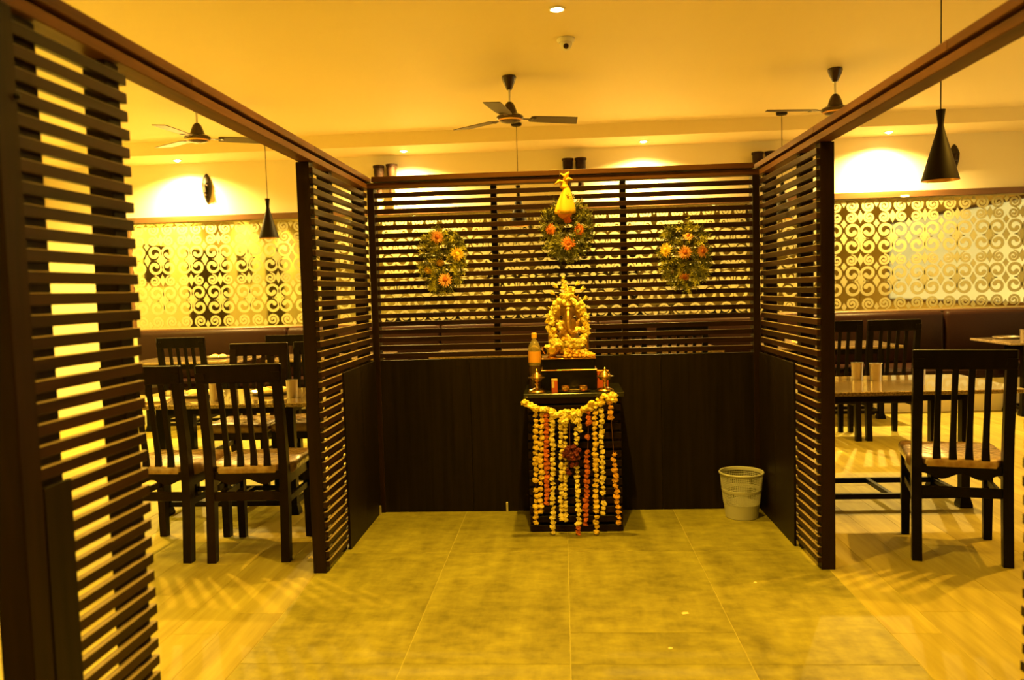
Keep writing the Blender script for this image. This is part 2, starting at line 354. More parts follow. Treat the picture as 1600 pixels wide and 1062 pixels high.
def diamond(bm, cx, cz, a_, b_):
    pts = []
    for i in range(24):
        an = 2*PI*i/24; cs, sn = math.cos(an), math.sin(an)
        pts.append((cx+a_*math.copysign(abs(cs)**2.2, cs), cz+b_*math.copysign(abs(sn)**2.2, sn)))
    bm.faces.new([bm.verts.new((u, -0.0012, v)) for u, v in pts])
def scrolls(bm, x0, x1):
    n = int(round((x1-x0)/0.35)); cw = (x1-x0)/n
    for i in range(n):
        xc = x0+(i+0.5)*cw
        for sgn, zc in ((1, ZS+0.082), (-1, ZT2-0.082)):                      # border rows of small curls
            for h in (-1, 1):
                spiral(bm, xc+h*cw*0.25, zc, 0.068, -PI/2*sgn+h*sgn*0.2, h*sgn, 1.65, 0.026, 0.024, 0.17)
            diamond(bm, xc, zc-sgn*0.035, 0.03, 0.05)
        for z_ in (ZS+0.007, ZT2-0.007): ribbon(bm, [(xc-cw/2, z_), (xc+cw/2, z_)], [0.014]*2)
        z0 = ZS+0.165
        for k in range(2):                                                     # two repeats of the tall motif
            zz = z0+k*0.475
            for h in (-1, 1):
                X = xc+h*cw*0.26
                spiral(bm, X, zz+0.085, 0.088, PI/2, -h, 1.15, 0.024, 0.042, 0.36)
                spiral(bm, X, zz+0.255, 0.088, -PI/2, h, 1.15, 0.024, 0.042, 0.36)
                spiral(bm, X-h*0.012, zz+0.405, 0.062, PI/2, -h, 1.6, 0.025, 0.024, 0.2)
            diamond(bm, xc, zz+0.17, 0.042, 0.075); diamond(bm, xc, zz+0.335, 0.035, 0.05)
            diamond(bm, xc-cw/2, zz+0.17, 0.034, 0.06); diamond(bm, xc-cw/2, zz+0.41, 0.04, 0.075)
xs = [-5.06, -2.96, -0.86, 1.24, 3.34, 5.44]
for k in range(5):
    a_, b_ = xs[k], xs[k+1]
    wn = struct(box('window_%d' % (k+1), ((a_+b_)/2, WB-0.012, (ZS+ZT2)/2), (b_-a_-0.004, 0.012, ZT2-ZS+0.02), M_MIRROR), 'bronze mirror glass panel etched with scrolls')
    bm = bmesh.new(); scrolls(bm, a_+0.003, b_-0.003)
    e = obj('etched_scrollwork', bm, M_ETCH, wn, loc=(-(a_+b_)/2, -0.0075, -(ZS+ZT2)/2)); e['kind'] = 'stuff'
struct(box('trim_2', ((xs[0]+xs[-1])/2-0.03, WB-0.02, ZT2+0.035), (xs[-1]-xs[0]+0.1, 0.04, 0.07), M_TRIM, bev=0.004), 'brown wooden strip over the mirror panels')
struct(box('trim_3', ((xs[0]+xs[-1])/2-0.03, WB-0.03, ZS-0.012), (xs[-1]-xs[0]+0.1, 0.06, 0.022), M_TRIM, bev=0.004), 'thin brown ledge under the mirror panels')
struct(box('trim_4', (xs[0]-0.035, WB-0.02, (ZS+ZT2)/2), (0.06, 0.04, ZT2-ZS), M_TRIM, bev=0.004), 'brown upright strip ending the mirror panels')
tag(box('sticker', (3.815, WB-0.042, ZT2+0.012), (0.09, 0.002, 0.022), M_WHITE), 'small white sticker on the brown strip over the mirror', 'sticker')
# side walls seen only in the mirror: doorways, pictures, lit windows
for n_, (y0, y1) in enumerate(((3.9, 5.45), (0.9, 1.9))):
    dr = struct(box('door_%d' % (n_+1), (WLx+0.015, (y0+y1)/2, 1.11), (0.03, y1-y0, 2.22), M_DOORD, bev=0.004))
    box('door_handle', (0.03, (y1-y0)*0.36, -0.05), (0.04, 0.02, 0.14), M_STEEL, dr, 0.006)
for y0, y1, z0, z1, lb in ((6.1, 6.8, 1.68, 2.2, 'dark framed picture near the mirror corner'), (2.7, 3.35, 1.74, 2.25, 'dark framed picture beside the double door')):
    p_ = thing('framed_picture', lb+' on side wall', 'picture', (WLx, (y0+y1)/2, z0), 0, 'pictures on the side wall')
    box('canvas', (0.012, 0, (z1-z0)/2), (0.016, y1-y0-0.04, z1-z0-0.04), M_PICT, p_)
    bm = bmesh.new()
    for yy in (-1, 1): bx(bm, (0.014, yy*(y1-y0)/2, (z1-z0)/2), (0.028, 0.04, z1-z0+0.04))
    for zz in (0, 1): bx(bm, (0.014, 0, zz*(z1-z0)), (0.028, y1-y0, 0.04))
    obj('frame', bm, M_DOORD, p_)
wn = struct(box('window_6', (WRx-0.01, 5.95, 1.70), (0.02, 4.7, 1.36), M_DAY), 'long lit frosted window')
bm = bmesh.new()
for yy in (-1, 1): bx(bm, (-0.012, yy*2.35, 0), (0.03, 0.05, 1.42))
for zz in (-1, 1): bx(bm, (-0.012, 0, zz*0.68), (0.03, 4.7, 0.05))
obj('window_frame', bm, M_TRIM, wn)

# ------------------------------------------------------------------ bench seating along the mirror wall
def bench(x0, x1, lb):
    t = thing('bench_seat', lb, 'bench', ((x0+x1)/2, 8.80, 0), 0, 'bench seats under the mirror panels'); W_ = x1-x0-0.006
    box('base', (0, -0.02, 0.17), (W_, 0.62, 0.34), M_CREAM, t)
    box('seat_cushion', (0, -0.04, 0.40), (W_, 0.66, 0.11), M_LEATHER, t, 0.03)
    bm = bmesh.new(); bx(bm, (0, 0.30, 0.73), (W_, 0.14, 0.58), 0.05, None, 3); obj('backrest', bm, M_LEATHER, t, True)
bxs = [-5.0, -3.2, -1.4, 0.4, 2.22, 2.98, 4.2, 5.4]
bl = ['at the far end by the side wall', 'behind the carved mask and tables', 'behind the table with the hanging lamp', 'behind the slatted altar screen', 'short section beside the altar screen', 'behind the two black chairs', 'behind the table set with plates']
for (a_, b_), l_ in zip(zip(bxs, bxs[1:]), bl): bench(a_, b_, 'brown leather bench seat ' + l_)

# ------------------------------------------------------------------ slatted partitions
PITCH_S, SH, ST = 0.0497, 0.029, 0.018
ZK = [2.036-PITCH_S*k for k in range(41)]
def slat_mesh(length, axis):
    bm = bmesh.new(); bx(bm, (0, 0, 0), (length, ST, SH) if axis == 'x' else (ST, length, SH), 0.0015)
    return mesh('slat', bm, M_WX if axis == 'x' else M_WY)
def side_screen(sx, y0, y1, studs, panel, label, zlow=40):
    xin = XL if sx < 0 else XR
    t = thing('slatted_screen', label, 'screen', (xin, (y0+y1)/2, 0), 0, 'slatted partition screens')
    yc = (y0+y1)/2; o_ = sx
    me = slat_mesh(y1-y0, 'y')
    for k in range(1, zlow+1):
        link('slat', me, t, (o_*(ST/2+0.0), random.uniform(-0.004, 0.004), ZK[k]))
    for a_, b_, nm in studs:
        box(nm, (o_*(ST+0.0325), (a_+b_)/2-yc, 1.013), (0.065, b_-a_, 2.026), M_WZ, t, 0.002)
    if panel:
        a_, b_ = panel; n = max(1, int(round((b_-a_)/0.37)))
        for i in range(n):
            box('wall_panel', (-o_*0.006, a_+(i+0.5)*(b_-a_)/n-yc, 0.482), (0.012, (b_-a_)/n-0.0015, 0.964), M_PANEL, t, 0.001)
    return t
fl_ = side_screen(-1, YF, 4.895, [(YF, YF+0.065, 'post'), (4.145, 4.21, 'stud'), (4.83, 4.90, 'post')], (4.18, 4.903), 'dark slatted timber screen forming the altar alcove side near the black chair pair')
fr_ = side_screen(1, YF+0.012, 4.895, [(YF+0.012, YF+0.077, 'post'), (4.145, 4.21, 'stud'), (4.83, 4.90, 'post')], (4.18, 4.903), 'dark slatted timber screen forming the altar alcove side by the grey bin')
nl_ = side_screen(-1, 1.70, 2.172, [(1.70, 1.815, 'stud'), (2.10, 2.165, 'post')], (1.70, 1.80), 'tall narrow slatted timber screen at entrance, below beam on the chair pair side')
nr_ = side_screen(1, 1.70, 2.142, [(1.70, 1.815, 'stud'), (2.07, 2.135, 'post')], (1.70, 1.80), 'tall narrow slatted timber screen at entrance, below beam on the lone chair side')
for t, sx in ((nl_, -1), (nr_, 1)):
    box('post', (sx*0.028, 1.665-1.936, 1.013), (0.075, 0.07, 2.026), M_WZ, t, 0.003)
bm = bmesh.new(); lathe(bm, [(0.0, 0), (0.006, 0.001), (0.007, 0.006), (0.003, 0.010), (0, 0.011)], seg=10); obj('hook_knob', bm, M_BLACK, nl_, True, (0.0115, 1.69-1.936, 1.83), (0, PI/2, 0))
def beam(sx, y0, label):
    xin = XL if sx < 0 else XR
    t = thing('timber_beam', label, 'beam', (xin, (y0+4.99)/2, 2.03), 0, 'beams over the side openings'); Lb = 4.99-y0
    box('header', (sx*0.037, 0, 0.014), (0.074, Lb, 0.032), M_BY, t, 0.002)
    box('spacer', (sx*0.045, 0, 0.035), (0.05, Lb, 0.01), M_WY, t)
    n = 3; cuts = [0, 0.28, 0.66, 1]
    for i in range(n):
        a_, b_ = cuts[i]*Lb-Lb/2, cuts[i+1]*Lb-Lb/2
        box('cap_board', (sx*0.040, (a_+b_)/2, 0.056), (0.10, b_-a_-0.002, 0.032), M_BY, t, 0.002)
beam(-1, 1.60, 'long timber beam above the opening beside the chair pair'); beam(1, 1.60, 'long timber beam above the opening beside the lone chair')
# back screen
bs = thing('slatted_screen', 'wide dark slatted timber screen with solid lower wall behind the flower altar', 'screen', (0.005, D, 0), 0, 'slatted partition screens')
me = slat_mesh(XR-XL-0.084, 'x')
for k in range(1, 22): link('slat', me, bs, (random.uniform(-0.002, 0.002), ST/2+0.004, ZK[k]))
for x in (XL+0.021, XR-0.021): box('post', (x-0.005, 0.035, 1.013), (0.042, 0.09, 2.026), M_WZ, bs, 0.002)
for x in (-0.405, 0.385): box('stud', (x-0.005, 0.05, 1.50), (0.038, 0.055, 1.05), M_WZ, bs, 0.002)
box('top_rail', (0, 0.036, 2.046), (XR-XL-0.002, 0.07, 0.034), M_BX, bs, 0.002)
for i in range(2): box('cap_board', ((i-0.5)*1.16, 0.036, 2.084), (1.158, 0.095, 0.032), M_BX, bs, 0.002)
n = 4; Wp = XR-XL-0.026
for i in range(n): box('wall_panel', (-Wp/2+(i+0.5)*Wp/n, 0.006, 0.482), (Wp/n-0.0015, 0.012, 0.964), M_PANEL, bs, 0.001)
box('wall_core', (0, 0.045, 0.47), (XR-XL-0.09, 0.06, 0.94), M_PANEL, bs)
for x, y, z, lb in ((-0.373, D-0.012, 0.045, 'small metal clip at foot of the dark wall beside the altar'), (XL+0.02, 4.845, 0.042, 'small metal clip at foot of the alcove corner')):
    t = thing('floor_clip', lb, 'clip', (x, y, 0)); box('plate', (0, 0, 0.03), (0.013, 0.006, 0.06), M_CLIP, t, 0.001); box('screw', (0, -0.004, 0.042), (0.006, 0.003, 0.006), M_STEEL, t, 0.001)

# ------------------------------------------------------------------ ceiling fittings
def downlight(x, y, z, power, size, lb, tilt=0, rot=None, grp='ceiling downlights', blend=0.6, col=WARM):
    t = thing('ceiling_downlight', lb, 'downlight', (x, y, z), 0, grp)
    bm = bmesh.new(); lathe(bm, [(0.036, 0), (0.052, 0), (0.052, -0.006), (0.044, -0.010), (0.036, -0.006), (0.036, 0)], seg=24, cap=False); obj('trim_ring', bm, M_WHITE, t, True)
    bm = bmesh.new(); lathe(bm, [(0.0, -0.020), (0.014, -0.018), (0.025, -0.012), (0.034, -0.004), (0.036, -0.001), (0, -0.0005)], seg=20, cap=False); obj('lens', bm, M_GLOW, t)
    spot(t, (0, 0, -0.035), power, size, blend, rot or (tilt, 0, 0), 0.03, col)
downlight(0.012, 5.058, CZ, P_NICHE*0.5, 120, 'lit ceiling downlight in front of the dome camera')
for x, y, p_ in ((0.0, 4.33, 1.05), (0.0, 2.92, 1.0), (0.0, 0.9, 0.5)): downlight(x, y, CZ, P_NICHE*p_, 125, 'lit ceiling downlight over the tiled walkway')
for x, y, l_ in ((-4.33, 8.93, 'beside the carved mask in full view'), (-1.72, 8.90, 'next to the drum pair by the chairs'), (0.93, 8.90, 'between the cloth bundle and the bin'), (3.55, 8.93, 'beside the large pendant lamp')):
    downlight(x, y, SZ, P_WASH, 156, 'lit soffit downlight washing the cream wall ' + l_, 0, (math.radians(-6), 0, 0), 'wall washing downlights', 1.0, WASHC)
for x, y, p_ in ((-3.35, 5.35, 1.0), (3.3, 4.6, 0.9), (-3.2, 0.9, 0.32), (3.3, 0.9, 0.15)):  # out-of-view lamps added for hall light; first follows the floor pool
    downlight(x, y, CZ, P_HALL*p_, 130, 'unseen ceiling downlight lighting the dining hall', 0, None, 'unseen dining hall downlights', 0.6, HALLC)
for y in (0.6, 2.9, 5.6, 7.3): downlight(WLx+0.55, y, CZ, P_SIDE, 150, 'unseen ceiling downlight added to brighten the side wall with doors', 0, None, 'added side wall downlights', 0.6, SIDEC)  # unseen lamps added so the wall reads bright in the mirror
# dome camera
t = thing('dome_camera', 'white dome security camera with dark lens on ceiling', 'camera', (0.07, 5.66, CZ))
bm = bmesh.new(); lathe(bm, [(0, -0.001), (0.062, -0.001), (0.064, -0.012), (0.052, -0.030), (0.0, -0.032)], seg=28, cap=False); obj('mount', bm, M_WHITE, t, True)
bm = bmesh.new(); ell(bm, (0, -0.004, -0.040), 0.044, 3); obj('ball', bm, M_WHITE, t, True)
bm = bmesh.new(); lathe(bm, [(0, 0), (0.019, 0.0), (0.018, 0.010), (0.008, 0.014), (0, 0.015)], seg=20, cap=False); obj('lens', bm, M_LENS, t, True, (0, -0.034, -0.060), (math.radians(130), 0, 0))
# fans
def fan(x, y, azs, lb):
    t = thing('ceiling_fan', lb, 'fan', (x, y, CZ), 0, 'brown ceiling fans')
    bm = bmesh.new(); lathe(bm, [(0, 0), (0.056, 0), (0.060, -0.012), (0.050, -0.045), (0.030, -0.088), (0.022, -0.108), (0, -0.108)], seg=24, cap=False); obj('ceiling_cup', bm, M_FANBR, t, True)
    bm = bmesh.new(); tube(bm, [(0, 0, -0.10), (0, 0, -0.27)], 0.009, 10); obj('down_rod', bm, M_WHITE, t, True)
    bm = bmesh.new(); lathe(bm, [(0, -0.205), (0.018, -0.206), (0.036, -0.225), (0.050, -0.26), (0.062, -0.298), (0.062, -0.305), (0, -0.305)], seg=24, cap=False); obj('lower_cup', bm, M_FANBR, t, True)
    bm = bmesh.new(); lathe(bm, [(0, -0.306), (0.085, -0.308), (0.108, -0.322), (0.112, -0.335), (0.100, -0.348), (0.072, -0.366), (0.03, -0.374), (0, -0.375)], seg=28, cap=False); obj('motor', bm, M_FANBR, t, True)
    bm = bmesh.new(); lathe(bm, [(0.101, -0.349), (0.088, -0.358), (0.086, -0.356), (0.099, -0.347)], seg=28, cap=False); obj('chrome_ring', bm, M_BRASSIN, t, True)
    for az in azs:
        bm = bmesh.new()
        prof = [(0.17, 0.050), (0.19, 0.062), (0.30, 0.070), (0.45, 0.074), (0.56, 0.073)]
        tv, bv = [], []
        for r, w_ in prof:
            for s, lst in ((1, tv), (-1, bv)):
                rr = r + (0.045 if (s > 0 and r > 0.5) else 0)
                lst.append((rr, s*w_, -s*w_*0.13))
        pt = tv + bv[::-1]
        up_ = [bm.verts.new((p[0], p[1], p[2]+0.003)) for p in pt]; dn = [bm.verts.new((p[0], p[1], p[2]-0.003)) for p in pt]
        n = len(pt); h = n//2
        for q, fl in ((up_, 1), (dn, -1)):
            for i in range(h-1): bm.faces.new((q[i], q[i+1], q[n-2-i], q[n-1-i]))
        for i in range(n): bm.faces.new((up_[i], up_[(i+1) % n], dn[(i+1) % n], dn[i]))
        bl_ = obj('blade', bm, M_FANBL, t, False, (0, 0, -0.335), (0, 0, math.radians(az)))
        bm = bmesh.new(); bx(bm, (0.145, 0, -0.003), (0.11, 0.034, 0.005), 0.002); bx(bm, (0.20, 0, -0.004), (0.03, 0.085, 0.005), 0.002); obj('blade_holder', bm, M_FANBR, bl_)
fan(-0.386, 6.567, (20, 140, 260), 'brown ceiling fan above the altar screen')
fan(2.27, 6.784, (188, 308, 68), 'brown ceiling fan beyond beam on the lone chair side')
fan(-3.13, 6.85, (265, 25, 145), 'brown ceiling fan above the mask side tables')
# pendants
def pendant(x, y, zr, lb):
    t = thing('pendant_lamp', lb, 'pendant lamp', (x, y, zr), 0, 'black cone pendant lamps'); s = 1.0
    outer = [(0.105, 0), (0.105, 0.004), (0.060, 0.165), (0.026, 0.285), (0.0175, 0.325), (0.017, 0.335), (0.022, 0.385), (0.027, 0.420), (0.0, 0.421)]
    bm = bmesh.new(); lathe(bm, outer, seg=32, cap=False); obj('shade', bm, M_MATTEBLK, t, True)
    bm = bmesh.new(); lathe(bm, [(0.104, 0.0), (0.058, 0.163), (0.024, 0.28), (0.0, 0.285)], seg=32, cap=False); obj('brass_lining', bm, M_BRASSIN, t, True)
    bm = bmesh.new(); ell(bm, (0, 0, 0.10), (0.028, 0.028, 0.038), 2); obj('bulb', bm, M_GLOWP, t, True)
    bm = bmesh.new(); tube(bm, [(0, 0, 0.42), (0, 0, CZ-zr if y < 8.6 else SZ-zr)], 0.0035, 6); obj('cable', bm, M_BLACK, t)
    bm = bmesh.new(); lathe(bm, [(0, 0), (0.055, 0), (0.055, -0.022), (0.048, -0.028), (0, -0.028)], (0, 0, (CZ if y < 8.6 else SZ)-zr), 24, False); obj('canopy', bm, M_MATTEBLK, t, True)
    spot(t, (0, 0, 0.04), P_PEND, 125, 0.4, rad=0.03, col=HALLC)
pendant(2.29, 5.0, 1.965, 'large black cone pendant lamp hanging above the granite table with two tumblers')
pendant(-3.11, 8.4, 2.008, 'black cone pendant lamp hanging in front of the etched mirror near the carved mask')
pendant(-0.43, 8.4, 2.05, 'black cone pendant lamp hanging behind the slatted altar screen')
pendant(2.278, 8.4, 2.03, 'black cone pendant lamp hanging behind the alcove side screen')

# ------------------------------------------------------------------ wall ornaments
def drum(x, y, zt, lb):
    t = thing('wooden_drum', lb, 'drum', (x, y, zt-0.375), 0, 'carved wooden drums on the wall')
    bm = bmesh.new(); lathe(bm, [(0, 0), (0.040, 0.0), (0.044, 0.012), (0.038, 0.05), (0.030, 0.10), (0.031, 0.13), (0.044, 0.19), (0.054, 0.25), (0.058, 0.30), (0.057, 0.345)], seg=22, cap=False); obj('body', bm, M_DRUM, t, True)
    bm = bmesh.new(); lathe(bm, [(0.057, 0.345), (0.066, 0.350), (0.067, 0.372), (0.058, 0.375), (0, 0.372)], seg=22, cap=False); obj('rim', bm, M_DRUM, t, True)
    bm = bmesh.new(); lathe(bm, [(0.030, 0.108), (0.038, 0.110), (0.038, 0.122), (0.031, 0.126)], seg=18, cap=False); obj('waist_ring', bm, M_DRUM, t, True)
    box('wall_bracket', (0, 0.058, 0.2), (0.03, 0.07, 0.03), M_MATTEBLK, t)
for x, z, l_ in ((-2.058, 2.846, 'shorter of two above the alcove corner by the chairs'), (-1.909, 2.855, 'taller of two above the alcove corner by the chairs'), (0.102, 2.843, 'one of two above the yellow cloth bundle'), (0.246, 2.845, 'one of two above the yellow cloth bundle'), (2.208, 2.832, 'one of two above the alcove corner by the bin'), (2.352, 2.835, 'one of two above the alcove corner by the bin')):
    drum(x, 9.12, z, 'carved wooden drum, ' + l_)
def mask(x, zc, h, wd, lb):
    t = thing('carved_mask', lb, 'mask', (x, WB-0.002, zc), 0, 'carved masks on the cream wall')
    bm = bmesh.new(); pr = [(-1, 0.04), (-0.85, 0.32), (-0.6, 0.62), (-0.3, 0.85), (0, 0.98), (0.3, 0.98), (0.6, 0.78), (0.85, 0.45), (1, 0.06)]
    rows_ = []
    for v, r in pr:
        rows_.append([bm.verts.new((wd/2*r*math.cos(PI*k/10), -0.055*r*math.sin(PI*k/10)-0.002, v*h/2)) for k in range(11)])
    for a_, b_ in zip(rows_, rows_[1:]):
        for k in range(10): bm.faces.new((a_[k], a_[k+1], b_[k+1], b_[k]))
        bm.faces.new((a_[0], b_[0], b_[10], a_[10]))
    obj('face', bm, M_MASK, t, True)
    bm = bmesh.new(); extrude_poly(bm, [(-0.006, 0.10*h), (0.006, 0.10*h), (0.016, -0.12*h), (-0.016, -0.12*h)], 'y', -0.078, -0.045); obj('nose', bm, M_MASK, t)
    for s in (-1, 1):
        bm = bmesh.new(); ell(bm, (s*wd*0.22, -0.054, 0.09*h), (wd*0.13, 0.008, 0.011), 1, (0, s*0.35, 0)); obj('eye', bm, M_DRUM, t, True)
        bm = bmesh.new(); tube(bm, [(s*wd*0.06, -0.056, 0.15*h), (s*wd*0.24, -0.054, 0.19*h), (s*wd*0.36, -0.040, 0.13*h)], 0.005, 6); obj('brow', bm, M_MASK, t, True)
    bm = bmesh.new(); ell(bm, (0, -0.050, -0.22*h), (wd*0.2, 0.010, 0.012), 1); obj('mouth', bm, M_DRUM, t, True)
mask(-4.12, 2.666, 0.355, 0.118, 'long dark carved mask on cream wall, in full view')
mask(4.357, 2.70, 0.30, 0.11, 'dark carved mask on cream wall, half hidden by the large pendant lamp')

# ------------------------------------------------------------------ tables
def table(x, y, wx, wy, lb, z=0.735, ldx=0.42, ldy=0.2, grp='granite topped dining tables', off=0.0):
    t = thing('dining_table', lb, 'table', (x, y, 0), 0, grp)
    bm = bmesh.new(); bx(bm, (0, 0, z-0.0125), (wx, wy, 0.025), 0.004); obj('granite_top', bm, M_GRAN, t)
    bm = bmesh.new()
    for s in (-1, 1):
        bx(bm, (0, off+s*ldy, z-0.055), (2*ldx, 0.03, 0.06)); bx(bm, (s*ldx, off, z-0.055), (0.03, 2*ldy, 0.06))
    obj('apron', bm, M_CHAIR, t)
    for sx in (-1, 1):
        for sy in (-1, 1):
            X, Y = sx*ldx, off+sy*ldy
            bm = bmesh.new(); sweep_rect(bm, [(X, Y, 0), (X, Y, 0.018), (X, Y, 0.065), (X, Y, z-0.025)], [0.075, 0.075, 0.05, 0.05], [0.075, 0.075, 0.05, 0.05]); obj('leg', bm, M_CHAIR, t)
    for sy in (-1, 1): box('stretcher', (0, off+sy*ldy, 0.07), (2*ldx-0.05, 0.028, 0.032), M_CHAIR, t, 0.002)
    for xx in (-ldx, 0, ldx): box('cross_bar', (xx, off, 0.07), (0.028, 2*ldy-0.028, 0.03), M_CHAIR, t, 0.002)
    return t
table(1.97, 5.10, 1.34, 0.80, 'granite topped black table with steel tumblers behind the lone chair')
table(-2.15, 5.10, 1.36, 0.80, 'granite topped black table between the facing black chairs')
for x, l_ in ((4.93, 'set with plates of food'), (2.72, 'behind the two black chairs on the lone chair side'), (0.98, 'behind the altar screen toward the bin side'), (-0.75, 'behind the altar screen under a pendant lamp'), (-2.45, 'by the mirror behind the mahogany chair pair'), (-3.95, 'by the mirror below the carved mask')):
    table(x, 8.36, 1.22, 0.78, 'granite topped table at the bench, ' + l_, ldy=0.14, grp='granite topped bench tables', off=-0.13)

# ------------------------------------------------------------------ chairs
def make_chair(mat, red):
    t = thing('dining_chair', 'x', 'chair')
    W2 = 0.195
    for s in (-1, 1):                                           # rear leg runs up into the back upright
        bm = bmesh.new()
        sweep_rect(bm, [(s*W2, -0.02, 0), (s*W2, 0.0, 0.25), (s*W2, 0.01, 0.46), (s*W2, -0.005, 0.65), (s*W2, -0.055, 1.0)], [0.045]*5, [0.045, 0.05, 0.05, 0.045, 0.036]); obj('rear_leg', bm, mat, t)
    for s in (-1, 1):
        bm = bmesh.new(); sweep_rect(bm, [(s*W2, 0.42, 0), (s*W2, 0.42, 0.44)], [0.040, 0.046], [0.040, 0.046]); obj('front_leg', bm, mat, t)
    bm = bmesh.new(); bx(bm, (0, -0.052, 0.993), (0.44, 0.032, 0.094), 0.004); obj('top_rail', bm, mat, t)
    n = 24; poly = [(-0.172, 0.475), (0.172, 0.475)]             # seat-back rail with its wavy lower edge
    low = [(0.172-0.344*i/n, 0.425+0.014*math.cos(4*PI*i/n)-0.006) for i in range(n+1)]
    bm = bmesh.new(); extrude_poly(bm, poly+low, 'y', -0.004, 0.022); obj('back_rail', bm, mat, t)
    for i in range(4):
        x = -0.105+0.07*i
        bm = bmesh.new(); sweep_rect(bm, [(x, 0.010, 0.47), (x, 0.012, 0.56), (x, -0.004, 0.68), (x, -0.028, 0.84), (x, -0.050, 0.955)], [0.040, 0.030, 0.026, 0.026, 0.028], 0.014); obj('back_slat', bm, mat, t)
    bm = bmesh.new(); bx(bm, (0, 0.42, 0.42), (0.35, 0.022, 0.05)); obj('front_apron', bm, mat, t)
    for s in (-1, 1):
        bm = bmesh.new(); bx(bm, (s*W2, 0.215, 0.42), (0.022, 0.37, 0.05)); obj('side_apron', bm, mat, t)
        bm = bmesh.new(); bx(bm, (s*W2, 0.205, 0.31), (0.02, 0.40, 0.034), 0.002); obj('side_stretcher', bm, mat, t)
    bm = bmesh.new(); bx(bm, (0, -0.002, 0.345), (0.345, 0.022, 0.046), 0.002); obj('rear_stretcher', bm, mat, t)
    # padded seat in its crinkled wrap
    bm = bmesh.new(); bx(bm, (0, 0.225, 0.478), (0.46, 0.46, 0.066), 0.024, None, 3)
    bmesh.ops.subdivide_edges(bm, edges=[e for e in bm.edges if e.calc_length() > 0.2], cuts=7, use_grid_fill=True)
    rr = random.Random(3)
    for v in bm.verts:
        if v.co.z > 0.47: v.co.z += 0.012*math.cos(v.co.x*6)*math.cos((v.co.y-0.225)*6)-0.006+rr.uniform(-0.003, 0.003)
    for v in bm.verts:                                          # notch around the rear uprights
        if v.co.y < 0.04: v.co.x *= 0.72
    obj('seat_cushion', bm, M_WRAP, t, True, angle=60)
    return t
chair_b = make_chair(M_CHAIR, False); chair_m = make_chair(M_CHAIRR, True)
used = set()
def place(src, x, y, rz, lb, grp):
    k = src.name
    if k not in used:
        used.add(k); src.location = (x, y, 0); src.rotation_euler = (0, 0, rz); tag(src, lb, None, grp); return src
    return dup(src, (x, y, 0), rz, lb, grp)
G1, G2, G3 = 'chairs at the near tables', 'chairs facing the near tables', 'chairs along the bench tables'
place(chair_b, 1.905, 3.93, math.radians(-16), 'lone black wooden chair with wrapped cushion, turned aside at the granite table with tumblers', G1)
place(chair_m, -1.665, 4.02, math.radians(2), 'dark mahogany chair with wrapped cushion, back to the walkway, beside the slatted screen post', G1)
place(chair_m, -2.185, 4.03, math.radians(-3), 'dark mahogany chair with wrapped cushion, second from the slatted screen post', G1)
place(chair_m, -2.275, 5.77, math.radians(180), 'mahogany chair facing the walkway across the table, second from alcove screen', G2)
place(chair_b, -1.80, 5.80, math.radians(178), 'black chair facing the walkway across the table, beside the alcove screen', G2)
place(chair_b, -3.42, 6.98, 0, 'black chair at bench table below the carved mask', G3)
place(chair_b, -2.42, 6.98, 0, 'black chair at bench table behind the alcove side screen', G3)
place(chair_b, 2.80, 6.98, 0, 'black chair before the bench table, its back fully in view past the tumblers', G3)
place(chair_b, 2.32, 6.98, 0, 'black chair before the bench table, half hidden by the alcove screen post', G3)
place(chair_b, 0.50, 6.95, 0, 'black chair behind the slatted altar screen, beside the idol', G3)
place(chair_b, 1.02, 6.95, 0, 'black chair behind the slatted altar screen, toward the bin corner', G3)

# ------------------------------------------------------------------ table ware
def tumbler_mesh():
    bm = bmesh.new(); lathe(bm, [(0, 0), (0.033, 0), (0.034, 0.004), (0.037, 0.108), (0.039, 0.112), (0.036, 0.112), (0.033, 0.01), (0, 0.008)], seg=24, cap=False); return mesh('steel_tumbler', bm, M_STEEL, True)
TUM = tumbler_mesh()
def tumbler(x, y, z, lb, grp='steel tumblers'): tag(link('steel_tumbler', TUM, None, (x, y, z)), lb, 'tumbler', grp)
TZ = 0.7352
tumbler(1.995, 5.22, TZ, 'brushed steel tumbler on the granite table, in front of its twin', 'tumblers on the near granite table')
tumbler(1.905, 5.29, TZ, 'brushed steel tumbler on the granite table, partly behind its twin', 'tumblers on the near granite table')
tumbler(2.16, 4.98, TZ, 'brushed steel tumbler on the granite table, peeking beside the lone chair back', 'tumblers on the near granite table')
def plate(x, y, z, r, lb, food, grp='steel plates with food'):
    t = thing('steel_plate', lb, 'plate', (x, y, z), 0, grp)
    bm = bmesh.new(); lathe(bm, [(0, 0), (r*0.82, 0), (r*0.95, 0.010), (r, 0.022), (r*0.96, 0.022), (r*0.82, 0.006), (0, 0.005)], seg=32, cap=False); obj('dish', bm, M_STEEL, t, True)
    for k in range(food):
        bm = bmesh.new(); a_ = k*2.3; ell(bm, (r*0.45*math.cos(a_), r*0.45*math.sin(a_), 0.022), (r*0.30, r*0.26, 0.020), 2); obj('food_piece', bm, M_FOOD if k % 2 else M_FOODW, t, True)
    return t
plate(4.60, 8.55, TZ, 0.14, 'empty round steel plate on the bench table with food', 0)
pf = plate(4.98, 8.42, TZ, 0.16, 'steel plate piled with golden food on the bench table', 6)
bm = bmesh.new(); tube(bm, [(-0.09, 0.02, 0.038), (-0.03, 0.04, 0.08), (0.03, 0.05, 0.12)], [0.03, 0.022, 0.012], 8); obj('folded_flatbread', bm, M_FOODW, pf, True)
bm = bmesh.new(); ell(bm, (0.04, 0, 0.062), (0.10, 0.09, 0.05), 2); obj('golden_puff', bm, M_FOOD, pf, True)
